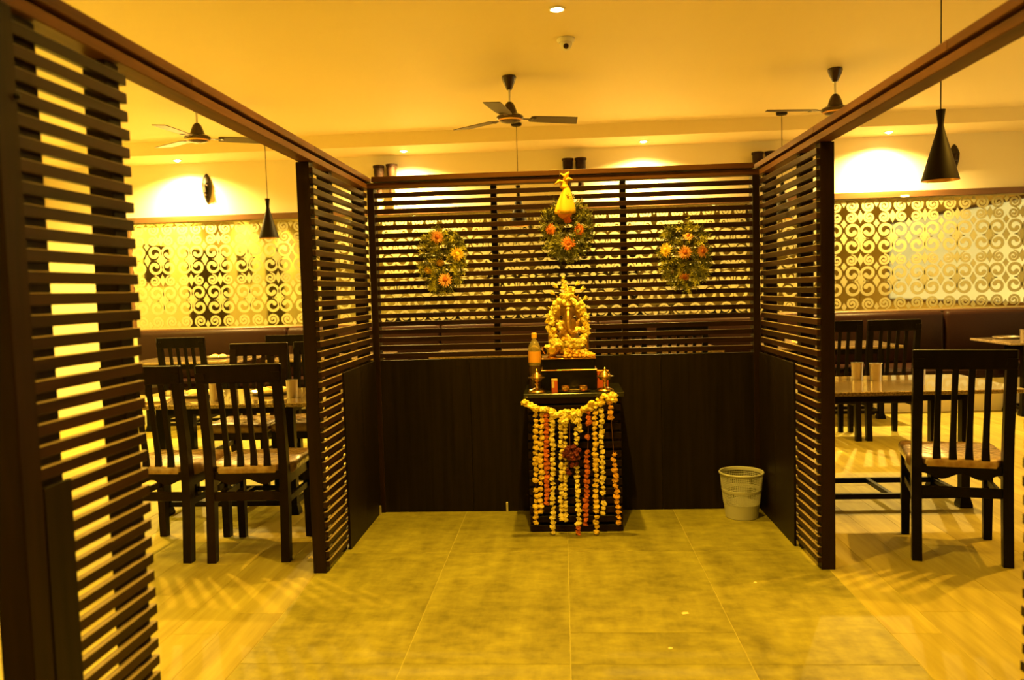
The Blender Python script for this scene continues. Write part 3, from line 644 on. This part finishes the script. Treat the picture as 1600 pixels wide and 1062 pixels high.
tumbler(4.58, 8.22, TZ, 'steel tumbler on the bench table between the two plates')
plate(-2.42, 5.15, TZ, 0.15, 'steel plate with yellow food behind the second mahogany chair', 5)
plate(-1.95, 5.2, TZ, 0.15, 'steel plate with yellow food behind the first mahogany chair', 5)
tumbler(-1.74, 4.98, TZ, 'steel tumbler on the table between facing chairs, next to the alcove screen'); tumbler(-2.2, 4.88, TZ, 'steel tumbler on the table between facing chairs, between the plates')
plate(-3.75, 8.4, TZ, 0.14, 'steel plate with food on the bench table below the mask', 3); tumbler(-3.52, 8.3, TZ, 'steel tumbler on the bench table below the mask')
plate(2.45, 8.45, TZ, 0.14, 'steel plate with food on the bench table behind two black chairs', 3); tumbler(2.30, 8.3, TZ, 'steel tumbler on the bench table behind two black chairs')
t = tag(box('menu_card', (-2.62, 4.92, TZ+0.006), (0.16, 0.22, 0.012), M_NEWS, None, 0.002), 'cream menu card lying on the table between facing chairs', 'menu')
t.rotation_euler = (0, 0, 0.3)

# ------------------------------------------------------------------ waste bin
t = thing('waste_bin', 'round grey plastic wastebasket with perforated sides on the tile', 'bin', (1.035, 4.735, 0))
def rb(z): return 0.094+0.030*z/0.27
bm = bmesh.new(); lathe(bm, [(0, 0.002), (rb(0)-0.004, 0), (rb(0), 0.004), (rb(0.085), 0.085), (rb(0.085)-0.003, 0.085), (rb(0)-0.003, 0.006), (0, 0.005)], seg=40, cap=False); obj('base', bm, M_BIN, t, True)
bm = bmesh.new(); lathe(bm, [(rb(.155), .155), (rb(.155)+.003, .157), (rb(.172)+.003, .172), (rb(.174), .174), (rb(.174)-.002, .174), (rb(.155)-.002, .155), (rb(.155), .155)], seg=40, cap=False); obj('middle_band', bm, M_BIN, t, True)
bm = bmesh.new()
for k in range(64):
    a_ = 2*PI*k/64; r0, r1 = rb(0.083), rb(0.262)
    tube(bm, [(r0*math.cos(a_), r0*math.sin(a_), 0.083), (r1*math.cos(a_), r1*math.sin(a_), 0.262)], 0.0017, 4)
for k in range(18):
    z = 0.09+0.0101*k
    if 0.153 < z < 0.176: continue
    tube(bm, [(rb(z)*math.cos(2*PI*i/42), rb(z)*math.sin(2*PI*i/42), z) for i in range(43)], 0.0015, 4, False)
ob = obj('lattice_side', bm, M_BIN, t); ob['kind'] = 'stuff'
bm = bmesh.new(); lathe(bm, [(rb(.255)-.003, .255), (rb(.255), .255), (rb(.262)+.006, .262), (rb(.27)+.007, .268), (rb(.27)+.003, .274), (rb(.27)-.003, .272), (rb(.255)-.003, .255)], seg=40, cap=False); obj('rim', bm, M_BIN, t, True)

# ------------------------------------------------------------------ altar
AX = 0.052; AF = 4.47; AB = 4.875; AZ = 0.795
t = thing('altar_stand', 'square slatted dark wood altar pedestal with black top slab', 'altar', (AX, (AF+AB)/2, 0))
dy = (AB-AF)/2; hw = 0.262
for sx in (-1, 1):
    for sy in (-1, 1): box('post', (sx*(hw-0.03), sy*(dy-0.03), 0.365), (0.04, 0.04, 0.73), M_WZ, t)
bm = bmesh.new(); bx(bm, (0, 0, 0.365), (2*hw-0.12, 2*dy-0.12, 0.70)); obj('inner_box', bm, M_PANEL, t)
bm = bmesh.new(); bx(bm, (0, 0, 0), (2*hw, 0.016, 0.036), 0.0015); mef = mesh('slat', bm, M_WZ)
bm = bmesh.new(); bx(bm, (0, 0, 0), (0.016, 2*dy-0.034, 0.036), 0.0015); mes = mesh('slat', bm, M_WZ)
for k in range(14):
    z = 0.022+0.0527*k
    link('slat', mef, t, (0, -dy+0.002, z))
    for s in (-1, 1): link('slat', mes, t, (s*(hw-0.008), 0.01, z))
box('top_slab', (0, 0.0, AZ-0.0125), (0.565, 2*dy+0.05, 0.025), M_SLAB, t, 0.003)
box('top_frame', (0, 0, AZ-0.044), (0.53, 2*dy-0.005, 0.036), M_WZ, t, 0.002)
# stepped stand for the idol
t = thing('stepped_plinth', 'small black two step plinth with gold edging on the altar', 'plinth', (0.030, 4.68, AZ))
box('lower_step', (0, 0, 0.058), (0.315, 0.20, 0.115), M_BLACK, t, 0.002); box('upper_slab', (0, 0.0, 0.150), (0.300, 0.185, 0.062), M_BLACK, t, 0.002)
box('gold_edge', (0, -0.002, 0.1165), (0.322, 0.208, 0.006), M_BRASSIN, t, 0.001); box('gold_edge', (0, -0.002, 0.1835), (0.312, 0.20, 0.006), M_BRASSIN, t, 0.001)
IZ = AZ+0.1868
# idol: brass seated elephant-headed figure
t = thing('brass_idol', 'aged brass seated elephant headed idol draped in flowers', 'idol', (0.033, 4.71, IZ))
bm = bmesh.new()
ell(bm, (0, 0.0, 0.035), (0.095, 0.060, 0.036)); ell(bm, (0, 0, 0.105), (0.066, 0.052, 0.070)); ell(bm, (0, -0.028, 0.10), (0.052, 0.040, 0.055))
ell(bm, (0, 0.0, 0.19), (0.055, 0.040, 0.045)); ell(bm, (0, -0.006, 0.265), (0.044, 0.042, 0.052))
for s in (-1, 1):
    ell(bm, (s*0.058, -0.045, 0.052), (0.050, 0.030, 0.026), 2, (0, 0, s*0.6)); ell(bm, (s*0.022, -0.070, 0.034), (0.050, 0.020, 0.018), 2, (0, 0, -s*0.3))
    ell(bm, (s*0.060, 0.0, 0.19), (0.024, 0.022, 0.040), 2, (0, s*0.5, 0)); ell(bm, (s*0.080, -0.025, 0.145), (0.018, 0.034, 0.018), 2, (0.4, 0, 0)); ell(bm, (s*0.078, -0.058, 0.150), (0.016, 0.016, 0.020))
    ell(bm, (s*0.072, 0.012, 0.235), (0.017, 0.017, 0.040), 2, (0, s*0.7, 0)); ell(bm, (s*0.098, 0.008, 0.275), (0.014, 0.014, 0.022))
    ell(bm, (s*0.058, 0.004, 0.268), (0.030, 0.010, 0.038), 2, (0, 0, s*0.3)); ell(bm, (s*0.020, -0.046, 0.232), (0.008, 0.020, 0.008), 1, (0.3, 0, 0))
tube(bm, [(0, -0.036, 0.265), (0, -0.056, 0.235), (0.0, -0.066, 0.195), (0.006, -0.072, 0.160), (0.022, -0.076, 0.140), (0.038, -0.074, 0.148)], [0.022, 0.020, 0.017, 0.014, 0.012, 0.009], 10)
ob = obj('body', bm, M_BRASSD, t, True, angle=80)
rm = ob.modifiers.new('remesh', 'REMESH'); rm.mode = 'VOXEL'; rm.voxel_size = 0.0045; rm.use_smooth_shade = True
sm_ = ob.modifiers.new('smooth', 'SMOOTH'); sm_.iterations = 3
bm = bmesh.new(); lathe(bm, [(0.046, 0.295), (0.050, 0.302), (0.044, 0.315), (0.042, 0.335), (0.032, 0.352), (0.030, 0.365), (0.018, 0.380), (0.014, 0.395), (0.005, 0.410), (0, 0.418)], seg=20, cap=False); obj('crown', bm, M_BRASSD, t, True)
bm = bmesh.new()                                                # pierced halo arch behind the figure
tube(bm, [(0.112*math.cos(a_), 0.040, 0.20+0.16*math.sin(a_)) for a_ in [PI*i/24 for i in range(25)]], 0.009, 8)
for s in (-1, 1): tube(bm, [(s*0.112, 0.04, 0.20), (s*0.112, 0.04, 0.0)], 0.009, 8)
for i in range(13):
    a_ = PI*i/12; tube(bm, [(0.112*math.cos(a_), 0.04, 0.20+0.16*math.sin(a_)), (0.136*math.cos(a_), 0.04, 0.20+0.19*math.sin(a_))], [0.008, 0.002], 6)
obj('halo_arch', bm, M_BRASSD, t, True)

# ------------------------------------------------------------------ flowers
def pompom(mat, seed, r=0.0165, sub=2, spike=0.42, squash=0.8):
    rr = random.Random(seed); bm = bmesh.new(); ell(bm, (0, 0, 0), (r, r, r*squash), sub)
    for v in bm.verts: v.co *= 1+rr.uniform(-spike, spike*0.6)
    return mesh('flower', bm, mat)
FY = [pompom(M_YEL, i) for i in range(3)]; FP = [pompom(M_PALE, 10+i) for i in range(3)]; FG = [pompom(M_GOLD, 20+i) for i in range(3)]
FO = [pompom(M_ORANGE, 30+i) for i in range(3)]; FD = [pompom(M_DKRED, 40+i) for i in range(3)]; FS = [pompom(M_PALE, 50+i, 0.011) for i in range(3)]
def flower(parent, fam, p, s=1.0):
    o = link('flower', random.choice(fam), parent, p, (random.uniform(-0.6, 0.6), random.uniform(-0.6, 0.6), random.uniform(0, 6.28)))
    s *= random.uniform(0.85, 1.15); o.scale = (s, s, s)
def strand(x0, z0, x1, z1, fam, lb, step=0.030, s=1.0, gaps=(), y=4.400, curve=0.0, dense=False, tail=None):
    t = thing('flower_garland', lb, 'garland', (x0, y, z1-0.012), 0, 'flower strings on the altar front'); zb = z1-0.012
    L_ = z0-z1; pts = []
    n = max(2, int(L_/step))
    for i in range(n+1):
        u = i/n; z = z0-L_*u; x = x0+(x1-x0)*u+curve*math.sin(PI*u)
        pts.append((x-x0, 0, z-zb))
        if any(a_ <= u <= b_ for a_, b_ in gaps): continue
        f_ = tail if (tail and u > 0.93) else fam
        if dense:
            for q in (-1, 1): flower(t, f_, (x-x0+q*0.012+random.uniform(-0.003, 0.003), random.uniform(-0.008, 0.006), z-zb+random.uniform(-0.006, 0.006)), s*0.95)
        else: flower(t, f_, (x-x0+random.uniform(-0.004, 0.004), random.uniform(-0.006, 0.005), z-zb), s)
    bm = bmesh.new(); tube(bm, pts, 0.0012, 5); obj('thread', bm, M_THREAD, t)
strand(-0.161, 0.712, -0.176, 0.075, FY, 'long string of yellow marigolds, outermost on the bottle side', gaps=((0.66, 0.70),))
strand(-0.127, 0.715, -0.148, 0.138, FY, 'string of yellow marigolds touching the orange string', 0.031)
strand(-0.103, 0.705, -0.112, 0.185, FO, 'orange red flower string among yellow strings, on the bottle side', 0.024)
strand(-0.071, 0.710, -0.080, 0.020, FP, 'pale yellow string beside the orange one, reaching the floor', 0.027)
strand(-0.010, 0.700, -0.022, 0.095, FP, 'thick doubled string of pale yellow flowers', 0.024, 0.95, dense=True)
strand(0.062, 0.60, 0.062, 0.014, FP, 'pale yellow string passing the dark red cluster, with orange tip', 0.026, gaps=((0.14, 0.36),), tail=FO)
strand(0.133, 0.690, 0.100, 0.060, FO, 'orange red flower string bending inward, right of dark cluster', 0.027, gaps=((0.12, 0.18), (0.22, 0.33)))
strand(0.168, 0.690, 0.160, 0.018, FY, 'long string of yellow marigolds beside the bending orange string', 0.029)
strand(0.202, 0.700, 0.201, 0.125, FP, 'pale yellow string between the two outer marigold strings', 0.028, gaps=((0.85, 0.88),))
strand(0.250, 0.750, 0.287, 0.072, FG, 'golden marigold string with a bare gap of thread, outermost on the red box side', 0.029, 1.05, gaps=((0.17, 0.40),))
# dark red cluster
t = thing('flower_cluster', 'dark red rose cluster hanging on a thread amid yellow strings', 'flowers', (0.036, 4.372, 0.36), 0)
for k in range(46):
    a_ = random.uniform(0, 6.28); r = 0.045*math.sqrt(random.random())
    flower(t, FD, (r*math.cos(a_), random.uniform(-0.018, 0.012), 0.115+0.075*math.sin(a_)*random.random()-0.01), 0.85)
for k in range(3): flower(t, FD, (-0.028+0.004*k, 0, 0.015-0.008*k), 0.9)
bm = bmesh.new(); tube(bm, [(-0.012, 0, 0.33), (-0.012, 0, 0.12), (-0.026, 0, 0.01)], 0.0015, 5); obj('thread', bm, M_THREAD, t)
# swag along the altar top
sw = [(-0.224, 0.760), (-0.196, 0.742), (-0.164, 0.723), (-0.086, 0.711), (-0.009, 0.690), (0.062, 0.690), (0.123, 0.718), (0.166, 0.742), (0.209, 0.764), (0.245, 0.774), (0.281, 0.782)]
t = thing('flower_garland', 'thick yellow flower swag draped along the altar top edge', 'garland', (AX, 4.395, 0.66))
N_ = 64
for i in range(N_):
    u = i/(N_-1)*(len(sw)-1); k = min(int(u), len(sw)-2); f_ = u-k
    x = sw[k][0]*(1-f_)+sw[k+1][0]*f_; z = sw[k][1]*(1-f_)+sw[k+1][1]*f_
    th = 0.018 if x > 0.1 or abs(x) < 0.06 else 0.010
    flower(t, FY if random.random() < 0.6 else FP, (x-AX+random.uniform(-0.006, 0.006), random.uniform(-0.016, 0.0), z-0.66+random.uniform(-th, th)), 0.95)
for k in range(34): flower(t, FP, (random.uniform(-0.10, 0.06)-0.03, random.uniform(-0.02, -0.004), random.uniform(-0.015, 0.04)), 0.9)
for k in range(5): flower(t, FP, (0.018+0.004*k, -0.008, 0.0-0.017*k), 0.85)
for k in range(6): flower(t, FY, (0.215+random.uniform(-0.02, 0.02), -0.004, 0.115+random.uniform(-0.02, 0.02)), 1.0)
bm = bmesh.new(); tube(bm, [(x-AX, 0, z-0.66) for x, z in sw], 0.0015, 5); obj('thread', bm, M_THREAD, t)
# idol garland loop
t = thing('flower_garland', 'thick pale yellow flower garland looped around the brass idol', 'garland', (0.033, 4.655, IZ))
loop = [(-0.030, 0.33), (-0.075, 0.305), (-0.100, 0.255), (-0.108, 0.20), (-0.104, 0.145), (-0.088, 0.10), (-0.055, 0.065), (-0.02, 0.045), (0.02, 0.045), (0.055, 0.065), (0.085, 0.095), (0.103, 0.145), (0.107, 0.20), (0.098, 0.255), (0.070, 0.30), (0.034, 0.33)]
N_ = 150
for i in range(N_):
    u = i/(N_-1)*(len(loop)-1); k = min(int(u), len(loop)-2); f_ = u-k
    x = loop[k][0]*(1-f_)+loop[k+1][0]*f_; z = loop[k][1]*(1-f_)+loop[k+1][1]*f_
    flower(t, FP if random.random() < 0.8 else FY, (x*0.97+random.uniform(-0.017, 0.017), random.uniform(-0.035, 0.0)-0.015, z+random.uniform(-0.015, 0.015)), 0.9)
for k in range(48): flower(t, FP, (random.uniform(-0.085, 0.09), -0.055+random.uniform(-0.02, 0.01), random.uniform(0.075, 0.105)), 1.0)
for k in range(5): flower(t, FG, (-0.01+0.018*k-0.02, -0.075, 0.105+random.uniform(-0.006, 0.006)), 0.85)
for x, z in ((-0.045, 0.175), (-0.055, 0.195), (0.048, 0.158), (0.055, 0.168), (-0.04, 0.205)): flower(t, FP, (x, -0.075, z), 1.0)
bm = bmesh.new(); tube(bm, [(x, -0.012, z) for x, z in loop], 0.0015, 5); obj('thread', bm, M_THREAD, t)
# crown bunch with pale lotus buds
t = thing('flower_cluster', 'pale yellow flower bunch with lotus buds crowning the idol', 'flowers', (0.033, 4.665, IZ+0.33))
for k in range(26): flower(t, FP if k % 3 else FS, (random.uniform(-0.04, 0.04), random.uniform(-0.02, 0.01), random.uniform(0.0, 0.07)), 0.8)
for k in range(5): flower(t, FP, (-0.025+random.uniform(-0.01, 0.01), 0, 0.075+0.014*k), 0.8)
for s, x, z in ((-1, -0.075, 0.035), (1, 0.075, 0.055), (-1, -0.055, 0.075), (1, 0.09, 0.0), (1, 0.045, 0.085)):
    bm = bmesh.new()
    for q in range(7):
        a_ = 2*PI*q/7; tube(bm, [(0, 0, 0), (0.009*math.cos(a_), 0.009*math.sin(a_), 0.016), (0.012*math.cos(a_), 0.012*math.sin(a_), 0.032)], [0.003, 0.007, 0.001], 5, flat=0.4)
    obj('lotus_bud', bm, M_PALE, t, True, (x, 0.0, z), (0, s*0.9, 0))
# loose flowers on the plinth
t = thing('flower_cluster', 'heap of yellow and orange blossoms at the foot of the idol', 'flowers', (0.07, 4.61, IZ+0.001))
for k in range(44):
    x = random.uniform(-0.06, 0.105); h_ = 0.075*max(0, 1-abs(x+0.005)/0.10)
    flower(t, random.choice((FP, FY, FY, FG)), (x, random.uniform(-0.028, 0.012), 0.012+random.random()*h_), 0.9)
for k in range(7): flower(t, FG, (-0.06+0.027*k, -0.03, 0.012), 0.85)
# bowl with flowers
t = thing('brass_bowl', 'footed brass bowl heaped with pale yellow petals on the plinth', 'bowl', (-0.066, 4.615, IZ+0.0005))
bm = bmesh.new(); lathe(bm, [(0, 0), (0.030, 0), (0.032, 0.006), (0.020, 0.012), (0.018, 0.016), (0.045, 0.024), (0.056, 0.044), (0.059, 0.060), (0.063, 0.064), (0.058, 0.064), (0.052, 0.046), (0, 0.03)], seg=28, cap=False); obj('bowl_body', bm, M_BRASS, t, True)
for k in range(22):
    a_ = random.uniform(0, 6.28); r = 0.045*math.sqrt(random.random()); flower(t, FS, (r*math.cos(a_), r*math.sin(a_), 0.062+0.008*random.random()), 1.0)
# brass oil lamps
def oil_lamp(x, y, lb):
    t = thing('brass_oil_lamp', lb, 'oil lamp', (x, y, AZ+0.0005), 0, 'brass oil lamps on the altar'); t.scale = (1.12, 1.12, 1.12)
    bm = bmesh.new(); lathe(bm, [(0, 0), (0.045, 0), (0.047, 0.005), (0.040, 0.013), (0.024, 0.018), (0.010, 0.024), (0.008, 0.036), (0.012, 0.042), (0.008, 0.048), (0.012, 0.054)], seg=28, cap=False); obj('foot', bm, M_BRASS, t, True)
    bm = bmesh.new(); lathe(bm, [(0.012, 0.054), (0.026, 0.058), (0.034, 0.068), (0.038, 0.074), (0.044, 0.076), (0.036, 0.078), (0, 0.078)], seg=28, cap=False); obj('oil_cup', bm, M_BRASS, t, True)
    bm = bmesh.new(); lathe(bm, [(0.031, 0.078), (0.026, 0.090), (0.014, 0.100), (0.006, 0.106), (0.007, 0.111), (0.002, 0.120), (0, 0.123)], seg=24, cap=False); obj('lid', bm, M_BRASS, t, True)
oil_lamp(-0.154, 4.515, 'brass oil lamp with domed lid beside the oil bottle'); oil_lamp(0.232, 4.515, 'brass oil lamp with domed lid before the red box')
# bottle
t = thing('oil_bottle', 'half full oil bottle with yellow cap and label on the altar', 'bottle', (-0.170, 4.70, AZ+0.0005))
prof = [(0, 0.002), (0.034, 0), (0.037, 0.006), (0.037, 0.12), (0.034, 0.135), (0.037, 0.15), (0.037, 0.225), (0.034, 0.25), (0.022, 0.275), (0.014, 0.288), (0.013, 0.300), (0, 0.301)]
bm = bmesh.new(); lathe(bm, prof, seg=28, cap=False); obj('glass_body', bm, M_PLASTIC, t, True)
bm = bmesh.new(); lathe(bm, [(0, 0.001), (0.0345, 0.0005), (0.0374, 0.006), (0.0374, 0.12), (0.0345, 0.135), (0.0345, 0.137), (0, 0.138)], seg=24, cap=False); obj('oil', bm, M_OIL, t, True)
bm = bmesh.new(); lathe(bm, [(0.0378, 0.155), (0.0378, 0.220)], seg=28, cap=False); obj('label', bm, M_LABEL, t, True)
bm = bmesh.new(); lathe(bm, [(0, 0.298), (0.0155, 0.298), (0.0160, 0.302), (0.0155, 0.326), (0.013, 0.329), (0, 0.329)], seg=20, cap=False); obj('cap', bm, M_CAPY, t, True)
# small things on the altar top
t = thing('incense_pack', 'upright red and cream incense pack on the altar', 'packet', (-0.054, 4.495, AZ+0.0005), 0.1)
box('card_box', (0, 0, 0.033), (0.034, 0.018, 0.066), M_REDBOX, t, 0.001); box('cream_top', (0, 0, 0.0715), (0.0342, 0.0182, 0.011), M_CREAMCARD, t, 0.001); box('cream_side', (-0.009, -0.0095, 0.045), (0.014, 0.001, 0.036), M_CREAMCARD, t)
t = thing('red_box', 'orange red cardboard box behind the brass lamp', 'box', (0.226, 4.64, AZ+0.0005), -0.1)
box('card_body', (0, 0, 0.050), (0.066, 0.04, 0.10), M_REDBOX, t, 0.002); box('lid_flap', (0, 0, 0.1025), (0.068, 0.042, 0.005), M_LABEL, t, 0.001)
t = thing('brass_tray', 'oval brass tray holding two small cups', 'tray', (0.058, 4.515, AZ+0.0005))
bm = bmesh.new(); lathe(bm, [(0, 0), (0.080, 0), (0.092, 0.006), (0.094, 0.008), (0.082, 0.004), (0, 0.003)], seg=32, cap=False); bmesh.ops.scale(bm, vec=(1, 0.55, 1), verts=bm.verts[:]); obj('dish', bm, M_BRASS, t, True)
for s, l_ in ((-1, 'nearer the incense pack'), (1, 'nearer the red box')):
    q = thing('brass_cup', 'tiny brass cup on the oval tray, ' + l_, 'cup', (0.058+s*0.050, 4.515, AZ+0.0045), 0, 'cups on the tray')
    bm = bmesh.new(); lathe(bm, [(0, 0), (0.016, 0), (0.024, 0.008), (0.025, 0.020), (0.022, 0.026), (0.027, 0.030), (0.022, 0.029), (0.019, 0.010), (0, 0.008)], seg=24, cap=False); obj('cup_body', bm, M_BRASS, q, True)
    bm = bmesh.new(); lathe(bm, [(0, 0.0225), (0.019, 0.0225), (0.0195, 0.0195), (0, 0.0195)], seg=18, cap=False); obj('powder', bm, M_GERC, q)

# ------------------------------------------------------------------ hanging bouquets
def gerbera(parent, p, r, mat, cmat, tilt=(0, 0), squash=1.0):
    bm = bmesh.new()
    for lay, (n, rr_, dz) in enumerate(((17, 1.0, 0.0), (13, 0.70, 0.006))):
        for i in range(n):
            a_ = 2*PI*(i+0.5*lay)/n+random.uniform(-0.06, 0.06); R_ = r*rr_*random.uniform(0.9, 1.06); wd = r*0.115
            ca, sa = math.cos(a_), math.sin(a_)
            def P(rad, off, z): return bm.verts.new((rad*ca-off*sa, rad*sa+off*ca, z))
            cup = random.uniform(0.0, 0.25)*r
            v = [P(r*0.15, -wd*0.4, dz), P(r*0.15, wd*0.4, dz), P(R_*0.65, wd, dz+0.004+cup*0.5), P(R_, 0, dz+cup), P(R_*0.65, -wd, dz+0.004+cup*0.5)]
            bm.faces.new(v)
    o = obj('gerbera', bm, mat, parent, False, p, (PI/2+tilt[0], 0, tilt[1]))
    bm = bmesh.new(); ell(bm, (0, 0, 0.008), (r*0.34, r*0.34, 0.012), 2)
    for v in bm.verts: v.co *= 1+random.uniform(-0.08, 0.08)
    obj('flower_center', bm, cmat, o)
    return o
def foliage(parent, cx, cz, rx, rz_, n, mat, seed, dens=34):
    rr = random.Random(seed); bm = bmesh.new()
    for k in range(n):                                          # feathery fern sprays: a thin stem with fine needles
        a_ = rr.uniform(0, 2*PI); q = math.sqrt(rr.random())*0.78
        x, z, y = rx*q*math.cos(a_), rz_*q*math.sin(a_), rr.uniform(-0.035, 0.005)
        d = Vector((math.cos(a_)+rr.uniform(-0.9, 0.9), rr.uniform(-0.7, 0.1), math.sin(a_)+rr.uniform(-0.9, 0.9))).normalized(); Ls = rr.uniform(0.35, 0.75)*min(rx, rz_)*0.8
        for i in range(dens):
            t_ = (i+1)/dens; p = Vector((x, y, z))+d*Ls*t_+Vector((0, 0, -0.02*t_*t_))
            if (p.x/rx)**2+(p.z/rz_)**2 > 1.12: continue
            e = Vector((rr.uniform(-1, 1), rr.uniform(-0.8, 0.5), rr.uniform(-1, 1))).normalized()*rr.uniform(0.010, 0.024)
            s = e.cross(Vector((rr.uniform(-1, 1), 1, rr.uniform(-1, 1)))).normalized()*0.0026
            bm.faces.new([bm.verts.new(v) for v in (p-s, p+s, p+e+s*0.4, p+e-s*0.4)])
    o = obj('fern_foliage', bm, mat, parent, loc=(cx, 0, cz)); o['kind'] = 'stuff'
def bouquet(x, zc, rx, rz_, flowers, lb, seed):
    t = thing('hanging_bouquet', lb, 'bouquet', (x, 4.862, zc-rz_), 0, 'fern and gerbera bouquets on the altar screen')
    foliage(t, 0, rz_, rx, rz_, 120, M_FERND, seed); foliage(t, 0, rz_, rx, rz_, 95, M_FERN, seed+1)
    for i in range(5):
        bm = bmesh.new(); a_ = 2*PI*i/5; tube(bm, [(0, 0.02, rz_), (rx*0.4*math.cos(a_), 0.0, rz_+rz_*0.4*math.sin(a_)), (rx*0.7*math.cos(a_), -0.01, rz_+rz_*0.7*math.sin(a_))], 0.002, 5); obj('stem', bm, M_FERND, t)
    for fx, fz, r, mat, tl in flowers:
        gerbera(t, (fx-x, -0.055, fz-zc+rz_), r, mat, M_GERC if mat is not M_GERY else M_GERY, tl)
bouquet(-0.722, 1.585, 0.145, 0.215, [(-0.742, 1.713, 0.046, M_GERP, (0.1, 0)), (-0.624, 1.605, 0.048, M_GERY, (0, 0.1)), (-0.732, 1.562, 0.036, M_GERY, (0.9, 0)), (-0.806, 1.515, 0.032, M_GERY, (0.8, -0.3)), (-0.704, 1.452, 0.048, M_GERP, (-0.2, 0.2))], 'fern bouquet with yellow and peach gerberas, nearest the chair pair side', 100)
bouquet(0.036, 1.74, 0.158, 0.20, [(-0.058, 1.737, 0.038, M_GERO, (0, -0.3)), (0.046, 1.648, 0.046, M_GERO, (-0.2, 0)), (0.112, 1.731, 0.038, M_GERO, (0, 0.4)), (0.045, 1.79, 0.03, M_GERO, (0.9, 0))], 'fern bouquet with orange gerberas under the yellow cloth bundle', 200)
bouquet(0.737, 1.565, 0.155, 0.222, [(0.626, 1.592, 0.045, M_GERY, (0, -0.7)), (0.735, 1.575, 0.046, M_GERP, (0, 0)), (0.836, 1.579, 0.045, M_GERP, (0, 0.4)), (0.754, 1.665, 0.036, M_GERP, (-0.8, 0)), (0.731, 1.433, 0.042, M_GERP, (0.9, 0))], 'fern bouquet with peach gerberas, nearest the bin side', 300)
# knotted cloth bundle
t = thing('cloth_bundle', 'knotted yellow cloth bundle with orange base hung above the altar', 'cloth bundle', (0.030, 4.815, 1.795))
def cloth(bm, prof, folds, amp, seg=48, tw=2.0, ax=0.0):
    rings = []
    z0, z1 = prof[0][1], prof[-1][1]
    for r, z in prof:
        u = (z-z0)/(z1-z0)
        rings.append([bm.verts.new(((r*(1+amp*math.cos(folds*a_+tw*u)))*math.cos(a_)+ax*u, (r*0.7*(1+amp*math.cos(folds*a_+tw*u)))*math.sin(a_), z)) for a_ in [2*PI*k/seg for k in range(seg)]])
    for a_, b_ in zip(rings, rings[1:]):
        for k in range(seg): bm.faces.new((a_[k], a_[(k+1) % seg], b_[(k+1) % seg], b_[k]))
bm = bmesh.new(); cloth(bm, [(0.002, -0.002), (0.020, 0.002), (0.038, 0.016), (0.048, 0.040), (0.050, 0.055)], 5, 0.05); obj('orange_base', bm, M_CLOTHO, t, True, angle=80)
bm = bmesh.new(); cloth(bm, [(0.047, 0.030), (0.055, 0.034), (0.056, 0.050), (0.051, 0.075), (0.043, 0.105), (0.034, 0.135), (0.026, 0.160), (0.021, 0.178), (0.018, 0.185)], 4, 0.15, 64, 2.2, 0.012); obj('cloth_drape', bm, M_CLOTH, t, True, angle=80)
bm = bmesh.new(); cloth(bm, [(0.015, 0.180), (0.024, 0.186), (0.026, 0.195), (0.018, 0.203), (0.022, 0.212), (0.024, 0.220), (0.016, 0.228)], 4, 0.12, 36, 3); obj('knot', bm, M_CLOTH, t, True, angle=80)
for p in ([(0, 0, 0.22), (-0.030, -0.008, 0.225), (-0.058, -0.012, 0.205)], [(0, 0, 0.222), (0.028, -0.008, 0.238), (0.050, -0.012, 0.230)], [(0, 0, 0.225), (0.006, -0.008, 0.255), (-0.022, -0.012, 0.268)], [(0, 0, 0.225), (0.014, -0.01, 0.258), (0.030, -0.012, 0.276)]):
    bm = bmesh.new(); tube(bm, p, [0.013, 0.021, 0.006], 8, flat=0.5); obj('tassel', bm, M_CLOTH, t, True, angle=80)
bm = bmesh.new(); tube(bm, [(0.005, 0.0, 0.22), (0.008, 0.04, 0.27), (0.008, 0.085, 0.285)], 0.002, 5); obj('string', bm, M_THREAD, t)
# scraps on the floor
for x, y, r, lb in ((0.485, 3.318, 0.4, 'larger torn paper scrap on the olive tiles before the bin'), (0.859, 3.666, 1.1, 'tiny paper scrap on the olive tiles near the screen post'), (0.38, 2.99, 0.2, 'tiny paper scrap on the olive tiles of the walkway')):
    bm = bmesh.new(); k = 0.016 if r == 0.4 else 0.009
    extrude_poly(bm, [(-k, -k*0.6), (k*0.7, -k*0.8), (k*1.1, k*0.3), (0, k*0.8), (-k*0.8, k*0.4)], 'z', 0.0002, 0.002)
    tag(obj('paper_scrap', bm, M_PAPER, None, loc=(x, y, 0), rot=(0, 0, r)), lb, 'scrap', 'paper scraps on the tiles')

t = thing('paper_strip', 'pale crumpled paper strip lying behind the screen post by the chairs', 'paper', (-1.325, 4.02, 0))
bm = bmesh.new(); ribbon_pts = [(-0.035, 0.0, 0.008), (-0.020, 0.005, 0.016), (0.0, 0.0, 0.012), (0.012, 0.004, 0.045), (0.008, 0.012, 0.085)]
tube(bm, ribbon_pts, [0.010, 0.013, 0.010, 0.009, 0.004], 8, flat=0.35); obj('strip', bm, M_PAPER, t, True)
